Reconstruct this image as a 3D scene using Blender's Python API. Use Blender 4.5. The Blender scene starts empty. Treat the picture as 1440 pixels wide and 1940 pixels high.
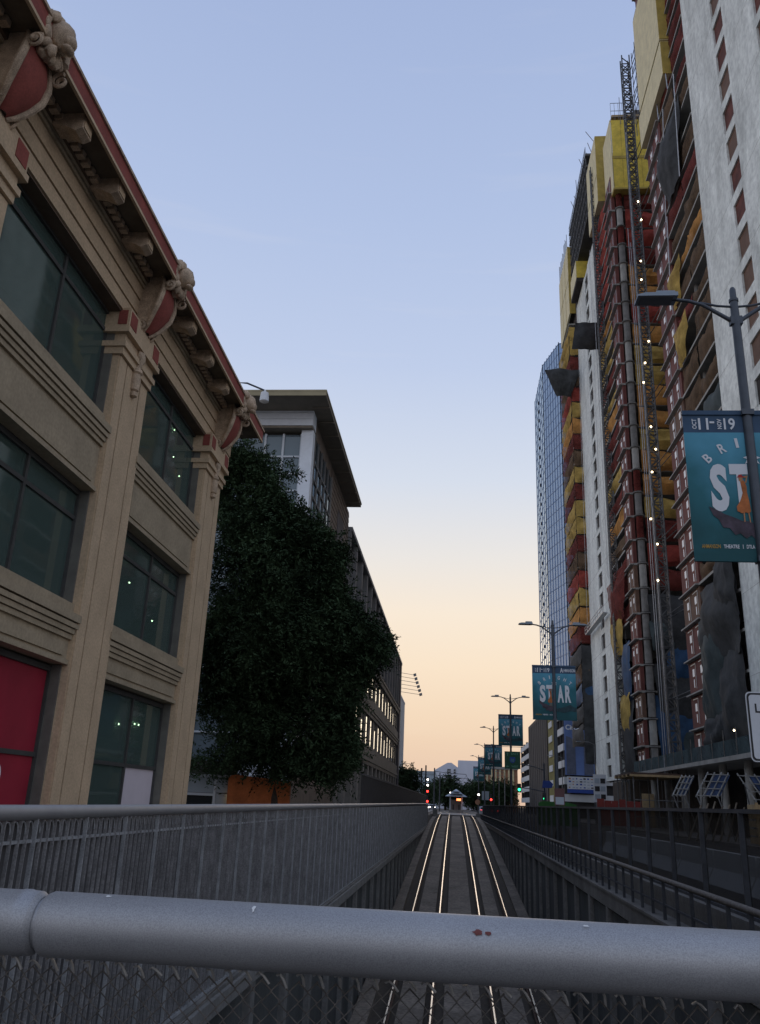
import bpy, bmesh, math, random
import numpy as np
from mathutils import Vector, Matrix, noise as mnoise
random.seed(11)
scene = bpy.context.scene
COL = scene.collection

# ------------------------------------------------------------------ camera
cam_d = bpy.data.cameras.new('camera')
cam = bpy.data.objects.new('camera', cam_d); COL.objects.link(cam)
EYE = Vector((0, 0, 1.55))
PITCH, ROLL, YAW = math.radians(19.2308), math.radians(2.4), math.radians(-5.5117)
fw = Vector((math.sin(YAW)*math.cos(PITCH), math.cos(YAW)*math.cos(PITCH), math.sin(PITCH)))
rt = Vector((math.cos(YAW), -math.sin(YAW), 0)); up = rt.cross(fw)
r2 = rt*math.cos(ROLL) + up*math.sin(ROLL); u2 = -rt*math.sin(ROLL) + up*math.cos(ROLL)
M = Matrix((r2, u2, -fw)).transposed().to_4x4(); M.translation = EYE
cam.matrix_world = M
cam_d.sensor_fit = 'VERTICAL'; cam_d.sensor_height = 24.0
cam_d.lens = 1600.0/1940.0*24.0
cam_d.shift_y = -10.0/1940.0
cam_d.clip_start = 0.05; cam_d.clip_end = 6000
scene.camera = cam

# ------------------------------------------------------------------ sky and light (dusk, sun just down ahead)
def S(r, g, b):
    f = lambda c: ((c/255)/12.92 if c/255 <= 0.04045 else (((c/255)+0.055)/1.055)**2.4)
    return (f(r), f(g), f(b), 1)
w = bpy.data.worlds.new('World'); scene.world = w; w.use_nodes = True
nt = w.node_tree; nt.nodes.clear()
N = nt.nodes.new; L = nt.links.new
tc = N('ShaderNodeTexCoord'); sep = N('ShaderNodeSeparateXYZ'); L(tc.outputs['Generated'], sep.inputs[0])
ramp = N('ShaderNodeValToRGB'); L(sep.outputs['Z'], ramp.inputs[0])
stops = [(0.0, S(224, 190, 165)), (0.03, S(234, 202, 176)), (0.085, S(244, 217, 188)), (0.15, S(250, 229, 203)), (0.21, S(249, 234, 215)),
         (0.275, S(235, 231, 227)), (0.36, S(214, 222, 236)), (0.48, S(192, 206, 234)), (0.62, S(177, 194, 228)), (0.78, S(163, 181, 219)), (1.0, S(146, 165, 208))]
cr = ramp.color_ramp
cr.elements[0].position, cr.elements[0].color = stops[0]
cr.elements[1].position, cr.elements[1].color = stops[-1]
for p, c in stops[1:-1]:
    e = cr.elements.new(p); e.color = c
# away from the sunset the horizon is a dusky blue
ramp2 = N('ShaderNodeValToRGB'); L(sep.outputs['Z'], ramp2.inputs[0]); c2 = ramp2.color_ramp
cool = [(0.0, S(205, 200, 205)), (0.12, S(216, 214, 222)), (0.36, S(208, 217, 236)), (0.7, S(182, 199, 229)), (1.0, S(150, 170, 212))]
c2.elements[0].position, c2.elements[0].color = cool[0]; c2.elements[1].position, c2.elements[1].color = cool[-1]
for p, c in cool[1:-1]:
    e = c2.elements.new(p); e.color = c
vx = N('ShaderNodeVectorMath'); vx.operation = 'MULTIPLY'; vx.inputs[1].default_value = (1, 1, 0); L(tc.outputs['Generated'], vx.inputs[0])
vn = N('ShaderNodeVectorMath'); vn.operation = 'NORMALIZE'; L(vx.outputs[0], vn.inputs[0])
sp2 = N('ShaderNodeSeparateXYZ'); L(vn.outputs[0], sp2.inputs[0])
azm = N('ShaderNodeMapRange'); azm.interpolation_type = 'SMOOTHSTEP'; azm.inputs['From Min'].default_value = -.25; azm.inputs['From Max'].default_value = .9; L(sp2.outputs['Y'], azm.inputs['Value'])
mixa = N('ShaderNodeMix'); mixa.data_type = 'RGBA'; L(azm.outputs[0], mixa.inputs['Factor']); L(ramp2.outputs[0], mixa.inputs['A']); L(ramp.outputs[0], mixa.inputs['B'])
# thin streaks of high cloud near the horizon
mp = N('ShaderNodeMapping'); mp.inputs['Scale'].default_value = (2.0, 2.0, 26.0); L(tc.outputs['Generated'], mp.inputs[0])
nz = N('ShaderNodeTexNoise'); nz.inputs['Scale'].default_value = 2.2; nz.inputs['Detail'].default_value = 5; L(mp.outputs[0], nz.inputs['Vector'])
mr = N('ShaderNodeMapRange'); mr.inputs['From Min'].default_value = 0.6; mr.inputs['From Max'].default_value = 0.85; mr.inputs['To Max'].default_value = 0.07
L(nz.outputs['Fac'], mr.inputs['Value'])
mix = N('ShaderNodeMix'); mix.data_type = 'RGBA'; L(mr.outputs[0], mix.inputs['Factor']); L(mixa.outputs['Result'], mix.inputs['A']); mix.inputs['B'].default_value = S(252, 240, 226)
bg = N('ShaderNodeBackground'); bg.inputs['Strength'].default_value = 1.0; L(mix.outputs['Result'], bg.inputs['Color'])
wo = N('ShaderNodeOutputWorld'); L(bg.outputs[0], wo.inputs['Surface'])
sd = bpy.data.lights.new('sun', 'SUN'); sd.energy = 0.25; sd.angle = math.radians(20); sd.color = (1.0, 0.78, 0.58)
sun = bpy.data.objects.new('sun', sd); COL.objects.link(sun)
sun.rotation_euler = Vector((-0.05, -1.0, -0.10)).to_track_quat('-Z', 'Y').to_euler()
vs = scene.view_settings
vs.view_transform = 'Standard'; vs.look = 'None'; vs.exposure = 0.0; vs.gamma = 1.0; vs.use_curve_mapping = False
scene.render.engine = 'CYCLES'

# ------------------------------------------------------------------ materials
MATS = {}
def mat(name, c, rough=0.8, metal=0.0, var=0.15, scale=1.5, bump=0.0, stretch=(1, 1, 1), spec=0.4, speck=0.0, speck_scale=None, emit=None, strength=0, alpha=1.0, detail=6):
    m = bpy.data.materials.new(name); m.use_nodes = True; t = m.node_tree; t.nodes.clear()
    n = t.nodes.new; l = t.links.new
    out = n('ShaderNodeOutputMaterial'); b = n('ShaderNodeBsdfPrincipled')
    b.inputs['Roughness'].default_value = rough; b.inputs['Metallic'].default_value = metal; b.inputs['Specular IOR Level'].default_value = spec
    g = n('ShaderNodeNewGeometry'); mp = n('ShaderNodeMapping'); mp.inputs['Scale'].default_value = stretch; l(g.outputs['Position'], mp.inputs[0])
    nz = n('ShaderNodeTexNoise'); nz.inputs['Scale'].default_value = scale; nz.inputs['Detail'].default_value = detail; nz.inputs['Roughness'].default_value = 0.65; l(mp.outputs[0], nz.inputs['Vector'])
    mr = n('ShaderNodeMapRange'); mr.inputs['From Min'].default_value = 0.3; mr.inputs['From Max'].default_value = 0.7
    mr.inputs['To Min'].default_value = 1-var; mr.inputs['To Max'].default_value = 1+var; l(nz.outputs['Fac'], mr.inputs['Value'])
    vm = n('ShaderNodeVectorMath'); vm.operation = 'SCALE'; vm.inputs[0].default_value = c[:3]; l(mr.outputs[0], vm.inputs['Scale'])
    last = vm.outputs[0]
    if speck > 0:
        n2 = n('ShaderNodeTexNoise'); n2.inputs['Scale'].default_value = speck_scale or scale*14; n2.inputs['Detail'].default_value = 3; l(g.outputs['Position'], n2.inputs['Vector'])
        m2 = n('ShaderNodeMapRange'); m2.inputs['From Min'].default_value = 0.35; m2.inputs['From Max'].default_value = 0.65; m2.inputs['To Min'].default_value = 1-speck; m2.inputs['To Max'].default_value = 1+speck; l(n2.outputs['Fac'], m2.inputs['Value'])
        v2 = n('ShaderNodeVectorMath'); v2.operation = 'SCALE'; l(last, v2.inputs[0]); l(m2.outputs[0], v2.inputs['Scale']); last = v2.outputs[0]
    l(last, b.inputs['Base Color'])
    if bump > 0:
        bp = n('ShaderNodeBump'); bp.inputs['Strength'].default_value = bump; bp.inputs['Distance'].default_value = 0.02; l(nz.outputs['Fac'], bp.inputs['Height']); l(bp.outputs[0], b.inputs['Normal'])
    if emit: b.inputs['Emission Color'].default_value = (*emit[:3], 1); b.inputs['Emission Strength'].default_value = strength
    if alpha < 1: b.inputs['Alpha'].default_value = alpha
    l(b.outputs[0], out.inputs['Surface']); MATS[name] = m
    return m

def net(name, c):
    """debris netting: coloured weave with holes that let the dark floor behind show through"""
    m = mat(name, c, .95, var=.4, scale=.7, speck=.08, speck_scale=5, spec=.1, detail=3); t = m.node_tree; n = t.nodes.new; l = t.links.new
    out = [x for x in t.nodes if x.type == 'OUTPUT_MATERIAL'][0]; b = [x for x in t.nodes if x.type == 'BSDF_PRINCIPLED'][0]
    tr = n('ShaderNodeBsdfTransparent'); mx = n('ShaderNodeMixShader'); g = n('ShaderNodeNewGeometry'); nz = n('ShaderNodeTexNoise'); nz.inputs['Scale'].default_value = .55; nz.inputs['Detail'].default_value = 3
    l(g.outputs['Position'], nz.inputs['Vector']); mr = n('ShaderNodeMapRange'); mr.inputs['From Min'].default_value = .35; mr.inputs['From Max'].default_value = .7; mr.inputs['To Min'].default_value = .06; mr.inputs['To Max'].default_value = .30
    l(nz.outputs['Fac'], mr.inputs['Value']); l(mr.outputs[0], mx.inputs[0]); l(b.outputs[0], mx.inputs[1]); l(tr.outputs[0], mx.inputs[2]); l(mx.outputs[0], out.inputs['Surface'])
mat('asphalt', (.05, .05, .052), .9, var=.3, scale=3, bump=.3, speck=.3)
mat('pavement', (.23, .21, .19), .9, var=.2, scale=1.2, speck=.15)
mat('dirt', (.14, .12, .10), .95, var=.3, scale=.6, speck=.2)
mat('panel_shade', (.085, .09, .088), .9, var=.4, scale=.9, stretch=(1, 1, .25), speck=.12)  # dull greenish panels, with the shade of the recess put into the colour
mat('trench_concrete', (.16, .155, .145), .9, var=.35, scale=.9, stretch=(1, 1, .25), bump=.2, speck=.12)
mat('beam_concrete', (.21, .205, .195), .9, var=.25, scale=.9, speck=.12, bump=.2)
mat('track_concrete', (.20, .17, .14), .95, var=.35, scale=.5, speck=.25, bump=.2)
mat('ballast', (.06, .05, .04), .95, var=.3, scale=6, speck=.4, bump=.4)
mat('rail_steel', (.50, .47, .43), .25, metal=1.0, var=.1)
mat('rail_rust', (.10, .06, .045), .9, var=.3, scale=8)
mat('galvanised', (.36, .36, .365), .55, metal=.55, var=.07, scale=5, speck=.16, speck_scale=420, spec=.5)
mat('galv_dark', (.36, .37, .38), .6, metal=.3, var=.3, scale=5, speck=.15)
mat('picket_paint', (.25, .245, .245), .75, metal=.1, var=.35, scale=4, speck=.2)
mat('chain_wire', (.10, .09, .08), .7, metal=.2, var=.5, scale=25)
mat('wire_tip', (.34, .33, .31), .5, metal=.4, var=.3, scale=25)
mat('fence_backing', (.085, .083, .085), .8, var=.35, scale=3, stretch=(1, 4, .15))
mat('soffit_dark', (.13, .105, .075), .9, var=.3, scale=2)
mat('slab_dark', (.20, .19, .175), .9, var=.35, scale=1.2)
mat('site_deck', (.10, .095, .09), .9, var=.4, scale=.6)
mat('white_dropping', (.7, .7, .68), .8, var=.1)
mat('rust_spot', (.16, .05, .045), .8, var=.3, scale=30)
mat('dark_fence', (.03, .03, .033), .8, var=.3, scale=3)
mat('fence_post', (.07, .075, .085), .7, metal=.2, var=.3, scale=4)
mat('handrail_rough', (.16, .145, .13), .85, var=.35, scale=12, bump=.4)
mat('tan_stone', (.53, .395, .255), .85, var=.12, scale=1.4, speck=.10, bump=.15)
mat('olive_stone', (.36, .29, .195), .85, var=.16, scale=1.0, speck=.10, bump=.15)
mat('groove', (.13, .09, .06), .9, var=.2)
mat('carved_stone', (.44, .335, .235), .9, var=.35, scale=5, speck=.3, bump=.5)
mat('red_trim', (.26, .065, .05), .8, var=.2, scale=2, speck=.1)
mat('window_metal', (.055, .055, .052), .6, var=.2, scale=3)
mat('jamb_metal', (.14, .135, .115), .7, var=.2, scale=3)
mat('poster_red', (.30, .015, .035), .6, var=.12, scale=1.5)
mat('poster_white', (.62, .56, .60), .6, var=.05)
mat('print_white', (.68, .70, .72), .6, var=.04)
mat('room_dark', (.09, .12, .11), .9, var=.5, scale=.8)
mat('blind', (.26, .34, .32), .8, var=.15, scale=2, stretch=(1, 1, 12))
mat('siding_white', (.76, .80, .85), .6, var=.07, scale=2)
mat('panel_pale', (.66, .70, .75), .55, var=.08, scale=1.5)
mat('roof_tan', (.34, .29, .18), .8, var=.15)
mat('soffit', (.22, .19, .15), .85, var=.15)
mat('siding_brown', (.20, .155, .125), .75, var=.25, scale=1.5)
mat('frame_white', (.62, .66, .70), .5, var=.05)
mat('frame_grey', (.17, .165, .16), .6, var=.15)
mat('frame_dark', (.05, .05, .052), .7, var=.2)
mat('olive_concrete', (.21, .185, .15), .85, var=.22, scale=.8, speck=.1)
mat('fin_grey', (.22, .215, .215), .8, var=.2, scale=.8)
mat('attic_dark', (.11, .10, .105), .8, var=.25, scale=.7)
mat('pier_pale', (.27, .25, .225), .85, var=.25, scale=.8)
mat('orange_wall', (.42, .12, .035), .8, var=.3, scale=2.5, speck=.1)
mat('bark', (.06, .045, .035), .95, var=.4, scale=8, bump=.5)
mat('leaf', (.036, .058, .029), .85, var=.75, scale=.45, spec=.08, detail=3)
mat('leaf_far', (.045, .07, .035), .85, var=.5, scale=.6, spec=.08)
mat('tower_concrete', (.73, .745, .69), .9, var=.24, scale=.55, stretch=(1, 1, .35), speck=.12, speck_scale=2.5, bump=.1)
mat('slab_concrete', (.36, .345, .31), .9, var=.25, scale=.8)
mat('tower_dark', (.05, .042, .038), .95, var=.5, scale=.5)
mat('brick_panel', (.16, .052, .042), .8, var=.25, scale=1.2, speck=.08)
mat('brick_bare', (.16, .09, .06), .85, var=.25, scale=1.2)
mat('infill_red', (.13, .042, .03), .9, var=.5, scale=1.0)
mat('reflection_white', (.7, .7, .72), .5, var=.05, emit=(.9, .88, .86), strength=.12)  # light reflected in the tower windows, put in as faintly glowing white
net('net_red', (0.31, 0.06, 0.045))
net('net_darkred', (0.15, 0.035, 0.028))
net('net_orange', (0.52, 0.25, 0.075))
net('net_yellow', (0.46, 0.31, 0.09))
net('net_brown', (0.14, 0.09, 0.055))
mat('net_black', (.045, .046, .046), .9, var=.5, scale=.8)
mat('tarp_blue', (.022, .065, .14), .7, var=.4, scale=.8)
mat('tarp_teal', (.045, .06, .06), .8, var=.4, scale=.8)
mat('tarp_white', (.5, .5, .48), .8, var=.1)
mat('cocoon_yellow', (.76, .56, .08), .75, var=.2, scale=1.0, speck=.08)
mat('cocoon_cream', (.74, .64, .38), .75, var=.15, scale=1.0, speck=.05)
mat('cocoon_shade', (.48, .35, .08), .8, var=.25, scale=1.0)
mat('cocoon_orange', (.62, .27, .03), .8, var=.2, scale=1.0)
mat('scaffold', (.20, .20, .20), .6, metal=.4, var=.3, scale=4)
mat('mast_steel', (.11, .11, .11), .6, metal=.4, var=.4, scale=2)
mat('mast_rail', (.45, .46, .48), .45, metal=.5, var=.2, scale=2)
mat('hoarding_red', (.27, .05, .04), .8, var=.2, scale=1)
mat('ply', (.42, .30, .16), .85, var=.25, scale=2)
mat('weathered_timber', (.16, .13, .095), .9, var=.4, scale=3)
mat('form_blue', (.03, .055, .13), .7, var=.5, scale=1.4)
mat('form_frame', (.30, .30, .29), .7, var=.3, scale=3)
mat('lamp_pole', (.075, .085, .10), .5, metal=.4, var=.15, scale=4)
mat('lamp_head', (.23, .27, .31), .5, metal=.3, var=.1, scale=3)
mat('mullion_blue', (.16, .23, .36), .5, var=.1)
mat('lens_off', (.10, .10, .10), .3)
mat('sign_white', (.62, .64, .66), .5, var=.06)
mat('sign_black', (.02, .02, .022), .6)
mat('sign_green', (.015, .085, .045), .6, var=.1)
mat('sign_green_ink', (.12, .30, .20), .6)
mat('sign_blue', (.03, .07, .30), .6)
mat('sign_red', (.11, .05, .05), .6)
mat('far_white', (.60, .63, .70), .8, var=.06, scale=.2)
mat('far_grey', (.38, .43, .47), .8, var=.08, scale=.2)
mat('far_blue', (.45, .52, .58), .7, var=.06, scale=.2)
mat('far_brown', (.42, .22, .13), .85, var=.2, scale=.3)
mat('far_dark', (.07, .06, .055), .9, var=.3, scale=.3)
mat('far_olive', (.16, .14, .04), .9, var=.2, scale=.3)
mat('parapet_white', (.55, .56, .56), .85, var=.1, scale=.4)
mat('garage_dark', (.045, .042, .042), .9, var=.3, scale=.5)
mat('car_grey', (.30, .31, .33), .35, metal=.4, var=.05)
mat('car_white', (.6, .6, .6), .35, var=.05)
mat('car_dark', (.04, .04, .045), .3, var=.05)
mat('tyre', (.02, .02, .02), .9)
mat('green_screen', (.04, .15, .035), .8, var=.2, scale=1)
mat('light_red', (.5, .02, .02), .5, emit=(1, .04, .03), strength=5)
mat('light_green', (.02, .4, .2), .5, emit=(.03, 1, .35), strength=4)
mat('light_white', (.8, .8, .8), .5, emit=(1, .93, .85), strength=5)
mat('light_warm', (.8, .6, .3), .5, emit=(1, .80, .50), strength=9)
mat('light_mirrored', (.8, .6, .3), .5, emit=(1, .80, .50), strength=26)
mat('light_amber', (.6, .2, .05), .5, emit=(1, .25, .08), strength=3)
mat('lit_wall', (.5, .4, .2), .5, emit=(1, .62, .2), strength=1.6)
mat('figure_orange', (.42, .13, .035), .7, var=.35, scale=6)
mat('figure_skin', (.45, .22, .10), .7, var=.1)
mat('figure_red', (.4, .03, .03), .7, var=.1)
mat('rock_print', (.06, .045, .06), .7, var=.6, scale=5)
mat('hill_print', (.02, .05, .06), .7, var=.5, scale=6)
mat('gold_print', (.45, .26, .05), .7)
mat('banner_navy', (.035, .075, .135), .65, var=.15, scale=3)
mat('circa_sky', (.12, .19, .40), .6, var=.25, scale=.15)
mat('circa_tower', (.10, .115, .16), .7, var=.3, scale=.8)

def glass(name, tint, base, rough=0.04, clear=0.0, ior=1.5, wob=.04):
    """window glass: fresnel mirror over a dark or tinted see-through body"""
    m = bpy.data.materials.new(name); m.use_nodes = True; t = m.node_tree; t.nodes.clear(); n = t.nodes.new; l = t.links.new
    out = n('ShaderNodeOutputMaterial'); fr = n('ShaderNodeFresnel'); fr.inputs['IOR'].default_value = ior
    gl = n('ShaderNodeBsdfGlossy'); gl.inputs['Roughness'].default_value = rough; gl.inputs['Color'].default_value = (.85, .92, .92, 1)
    df = n('ShaderNodeBsdfDiffuse'); df.inputs['Color'].default_value = (*base, 1)
    tr = n('ShaderNodeBsdfTransparent'); tr.inputs['Color'].default_value = (*tint, 1)
    m1 = n('ShaderNodeMixShader'); m1.inputs[0].default_value = clear; l(df.outputs[0], m1.inputs[1]); l(tr.outputs[0], m1.inputs[2])
    m2 = n('ShaderNodeMixShader'); ge = n('ShaderNodeNewGeometry'); inv = n('ShaderNodeMath'); inv.operation = 'SUBTRACT'; inv.inputs[0].default_value = 1.0; l(ge.outputs['Backfacing'], inv.inputs[1]); mu = n('ShaderNodeMath'); mu.operation = 'MULTIPLY'; l(fr.outputs[0], mu.inputs[0]); l(inv.outputs[0], mu.inputs[1]); l(mu.outputs[0], m2.inputs[0]); l(m1.outputs[0], m2.inputs[1]); l(gl.outputs[0], m2.inputs[2])
    g = n('ShaderNodeNewGeometry'); nz = n('ShaderNodeTexNoise'); nz.inputs['Scale'].default_value = .5; l(g.outputs['Position'], nz.inputs['Vector'])
    bp = n('ShaderNodeBump'); bp.inputs['Strength'].default_value = wob; bp.inputs['Distance'].default_value = .1; l(nz.outputs['Fac'], bp.inputs['Height']); l(bp.outputs[0], gl.inputs['Normal'])
    l(m2.outputs[0], out.inputs['Surface']); MATS[name] = m
glass('teal_glass', (.55, .80, .76), (.10, .14, .125), clear=.42, ior=1.5)
glass('pane_dark', (.5, .6, .6), (.02, .025, .03), clear=.0, ior=1.6)
glass('pane_pale', (.5, .6, .6), (.14, .18, .21), clear=.0, ior=1.6)
glass('pane_mirror', (.5, .6, .6), (.03, .045, .06), clear=.0, ior=2.4)
glass('tower_glass', (.5, .6, .7), (.25, .37, .58), clear=.0, ior=1.55, rough=.12, wob=0)

def print_mat():
    m = bpy.data.materials.new('banner_teal'); m.use_nodes = True; t = m.node_tree; n = t.nodes.new; l = t.links.new
    b = t.nodes['Principled BSDF']; b.inputs['Roughness'].default_value = .65; b.inputs['Specular IOR Level'].default_value = .25
    tc = n('ShaderNodeTexCoord'); nz = n('ShaderNodeTexNoise'); nz.inputs['Scale'].default_value = 1.1; nz.inputs['Detail'].default_value = 5; l(tc.outputs['Object'], nz.inputs['Vector'])
    sp = n('ShaderNodeSeparateXYZ'); l(tc.outputs['Object'], sp.inputs[0])
    a = n('ShaderNodeMath'); a.operation = 'MULTIPLY_ADD'; a.inputs[1].default_value = .9; l(nz.outputs['Fac'], a.inputs[0])
    h = n('ShaderNodeMapRange'); h.inputs['From Min'].default_value = -2.6; h.inputs['From Max'].default_value = -.3; h.inputs['To Min'].default_value = -.45; h.inputs['To Max'].default_value = .35; l(sp.outputs['Z'], h.inputs['Value'])
    l(h.outputs[0], a.inputs[2])
    r = n('ShaderNodeValToRGB'); l(a.outputs[0], r.inputs[0])
    r.color_ramp.elements[0].position = .05; r.color_ramp.elements[0].color = (.018, .085, .095, 1)
    r.color_ramp.elements[1].position = .85; r.color_ramp.elements[1].color = (.10, .33, .45, 1)
    e = r.color_ramp.elements.new(.4); e.color = (.03, .15, .18, 1)
    l(r.outputs[0], b.inputs['Base Color']); MATS['banner_teal'] = m
print_mat()
def mesh_screen():
    m = bpy.data.materials.new('mesh_screen'); m.use_nodes = True; t = m.node_tree; t.nodes.clear(); n = t.nodes.new; l = t.links.new
    out = n('ShaderNodeOutputMaterial'); df = n('ShaderNodeBsdfDiffuse'); df.inputs['Color'].default_value = (.045, .04, .034, 1)
    tr = n('ShaderNodeBsdfTransparent'); mx = n('ShaderNodeMixShader'); mx.inputs[0].default_value = .40
    l(df.outputs[0], mx.inputs[1]); l(tr.outputs[0], mx.inputs[2]); l(mx.outputs[0], out.inputs['Surface']); MATS['mesh_screen'] = m
mesh_screen()
net('site_mesh', (.07, .10, .105))

# ------------------------------------------------------------------ mesh helpers
ORI = {}
class MB:
    def __init__(s): s.v = []; s.f = []
    def box(s, x0, x1, y0, y1, z0, z1):
        b = len(s.v)
        s.v += [(x0,y0,z0),(x1,y0,z0),(x1,y1,z0),(x0,y1,z0),(x0,y0,z1),(x1,y0,z1),(x1,y1,z1),(x0,y1,z1)]
        s.f += [tuple(b+i for i in q) for q in ((0,3,2,1),(4,5,6,7),(0,1,5,4),(1,2,6,5),(2,3,7,6),(3,0,4,7))]
        return s
    def bar(s, p0, p1, r, n=6, r1=None):
        return s.tube([p0, p1], [r, r if r1 is None else r1], n)
    def tube(s, pts, rad, n=8, cap=True):
        pts = [Vector(p) for p in pts]
        if not isinstance(rad, (list, tuple)): rad = [rad]*len(pts)
        b = len(s.v); prev = None
        for i, p in enumerate(pts):
            d = (pts[min(i+1, len(pts)-1)] - pts[max(i-1, 0)]).normalized()
            if prev is None:
                a = Vector((0,0,1)) if abs(d.z) < .9 else Vector((1,0,0))
                u = d.cross(a).normalized()
            else:
                u = (prev - d*prev.dot(d)).normalized()
            prev = u; v = d.cross(u)
            for k in range(n):
                t = 2*math.pi*k/n + (math.pi/4 if n == 4 else 0)
                s.v.append(tuple(p + (u*math.cos(t) + v*math.sin(t))*rad[i]))
        for i in range(len(pts)-1):
            for k in range(n):
                a = b+i*n+k; c = b+i*n+(k+1) % n
                s.f.append((a, c, c+n, a+n))
        if cap:
            s.f.append(tuple(b+k for k in reversed(range(n)))); e = b+(len(pts)-1)*n
            s.f.append(tuple(e+k for k in range(n)))
        return s
    def prism(s, poly, axis, a0, a1):
        """extrude a 2-D polygon along an axis ('x': poly=(y,z), 'y': poly=(x,z), 'z': poly=(x,y))"""
        def P(p, a): return (a, p[0], p[1]) if axis == 'x' else ((p[0], a, p[1]) if axis == 'y' else (p[0], p[1], a))
        b = len(s.v); n = len(poly)
        s.v += [P(p, a0) for p in poly] + [P(p, a1) for p in poly]
        s.f.append(tuple(b+i for i in range(n))); s.f.append(tuple(b+n+i for i in reversed(range(n))))
        for i in range(n):
            j = (i+1) % n; s.f.append((b+i, b+n+i, b+n+j, b+j))
        return s
    def ball(s, c, r, seg=10, ring=7, jitter=0, seed=0):
        if not isinstance(r, (list, tuple)): r = (r, r, r)
        b = len(s.v); rnd = random.Random(seed)
        for i in range(ring+1):
            ph = math.pi*i/ring
            for k in range(seg):
                th = 2*math.pi*k/seg; j = 1+rnd.uniform(-jitter, jitter)
                s.v.append((c[0]+r[0]*j*math.sin(ph)*math.cos(th), c[1]+r[1]*j*math.sin(ph)*math.sin(th), c[2]+r[2]*j*math.cos(ph)))
        for i in range(ring):
            for k in range(seg):
                a = b+i*seg+k; d = b+i*seg+(k+1) % seg
                s.f.append((a, a+seg, d+seg, d))
        return s
    def grid(s, fn, nu, nv):
        b = len(s.v)
        for i in range(nu+1):
            for j in range(nv+1): s.v.append(tuple(fn(i/nu, j/nv)))
        for i in range(nu):
            for j in range(nv):
                a = b+i*(nv+1)+j; s.f.append((a, a+nv+1, a+nv+2, a+1))
        return s
    def lathe(s, c, prof, n=12):
        b = len(s.v)
        for r, z in prof:
            for k in range(n): s.v.append((c[0]+r*math.cos(2*math.pi*k/n), c[1]+r*math.sin(2*math.pi*k/n), c[2]+z))
        for i in range(len(prof)-1):
            for k in range(n):
                a = b+i*n+k; d = b+i*n+(k+1) % n; s.f.append((a, d, d+n, a+n))
        s.f.append(tuple(b+k for k in reversed(range(n)))); e = b+(len(prof)-1)*n; s.f.append(tuple(e+k for k in range(n)))
        return s
    def mesh(s, name, m, origin=(0,0,0), smooth=False):
        me = bpy.data.meshes.new(name)
        o = Vector(origin)
        me.from_pydata([tuple(Vector(p)-o) for p in s.v], [], s.f); me.update()
        me.materials.append(MATS[m])
        bm = bmesh.new(); bm.from_mesh(me); bmesh.ops.recalc_face_normals(bm, faces=bm.faces); bm.to_mesh(me); bm.free()
        if smooth:
            me.polygons.foreach_set('use_smooth', [True]*len(me.polygons))
            try: me.set_sharp_from_angle(angle=math.radians(40))
            except Exception: pass
        return me
    def part(s, name, m, parent, smooth=False, label=None):
        """part of a thing; vertices are in world coordinates"""
        o = bpy.data.objects.new(name, s.mesh(name, m, ORI[parent.name], smooth)); COL.objects.link(o)
        o.parent = parent; ORI[o.name] = ORI[parent.name]
        if label: o['label'] = label
        return o
    def top(s, name, m, origin, smooth=False, **kw):
        o = bpy.data.objects.new(name, s.mesh(name, m, origin, smooth)); COL.objects.link(o)
        o.location = origin; ORI[o.name] = tuple(origin)
        for k, v in kw.items(): o['category' if k == 'cat' else k] = v
        return o
def thing(name, label, cat, loc, group=None):
    o = bpy.data.objects.new(name, None); COL.objects.link(o); o.empty_display_size = .2
    o.location = loc; o['label'] = label; o['category'] = cat
    if group: o['group'] = group
    ORI[o.name] = tuple(loc)
    return o
def structure(o): o['kind'] = 'structure'; return o
def piece(name, me, parent, loc, rot=None, scale=None):
    """a repeat piece that shares mesh data; loc in world coordinates"""
    o = bpy.data.objects.new(name, me); COL.objects.link(o); o.parent = parent
    o.location = Vector(loc)-Vector(ORI[parent.name]); ORI[o.name] = tuple(loc)
    if rot: o.rotation_euler = rot
    if scale: o.scale = scale
    return o
def copy_tree(o, parent=None, loc=None):
    c = o.copy(); COL.objects.link(c); c.parent = parent
    if loc is not None: c.location = loc
    for ch in o.children: copy_tree(ch, c)
    return c
_tc = {}
def text_geo(s, bold=0.0):
    """outline of a word as flat mesh, scaled to the unit square"""
    if (s, bold) in _tc: return _tc[(s, bold)]
    cu = bpy.data.curves.new('lettering', 'FONT'); cu.body = s; cu.resolution_u = 3; cu.offset = bold
    o = bpy.data.objects.new('lettering', cu); COL.objects.link(o)
    dg = bpy.context.evaluated_depsgraph_get(); me = bpy.data.meshes.new_from_object(o.evaluated_get(dg))
    v = np.array([p.co[:2] for p in me.vertices]); f = [tuple(p.vertices) for p in me.polygons]
    bpy.data.objects.remove(o); bpy.data.curves.remove(cu); bpy.data.meshes.remove(me)
    mn, mx = v.min(0), v.max(0); v = (v-mn)/(mx-mn)
    _tc[(s, bold)] = (v, f); return v, f
def text_on(mb_, s, c, w, h, ux, uz, ang=0.0, bold=.02):
    """word s centred at c (3-D), width w, height h, along unit vectors ux, uz, turned by ang"""
    v, f = text_geo(s, bold); mb = mb_ if isinstance(mb_, MB) else MB(); b = len(mb.v); c = Vector(c); ux = Vector(ux); uz = Vector(uz); ca, sa = math.cos(ang), math.sin(ang)
    for x, y in v:
        a, d = (x-.5)*w, (y-.5)*h
        mb.v.append(tuple(c + ux*(a*ca-d*sa) + uz*(a*sa+d*ca)))
    mb.f += [tuple(b+i for i in q) for q in f]
    if mb is not mb_: mb.part('printed_letter' if len(s) == 1 else 'printed_word', mb_[0], mb_[1])

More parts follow.
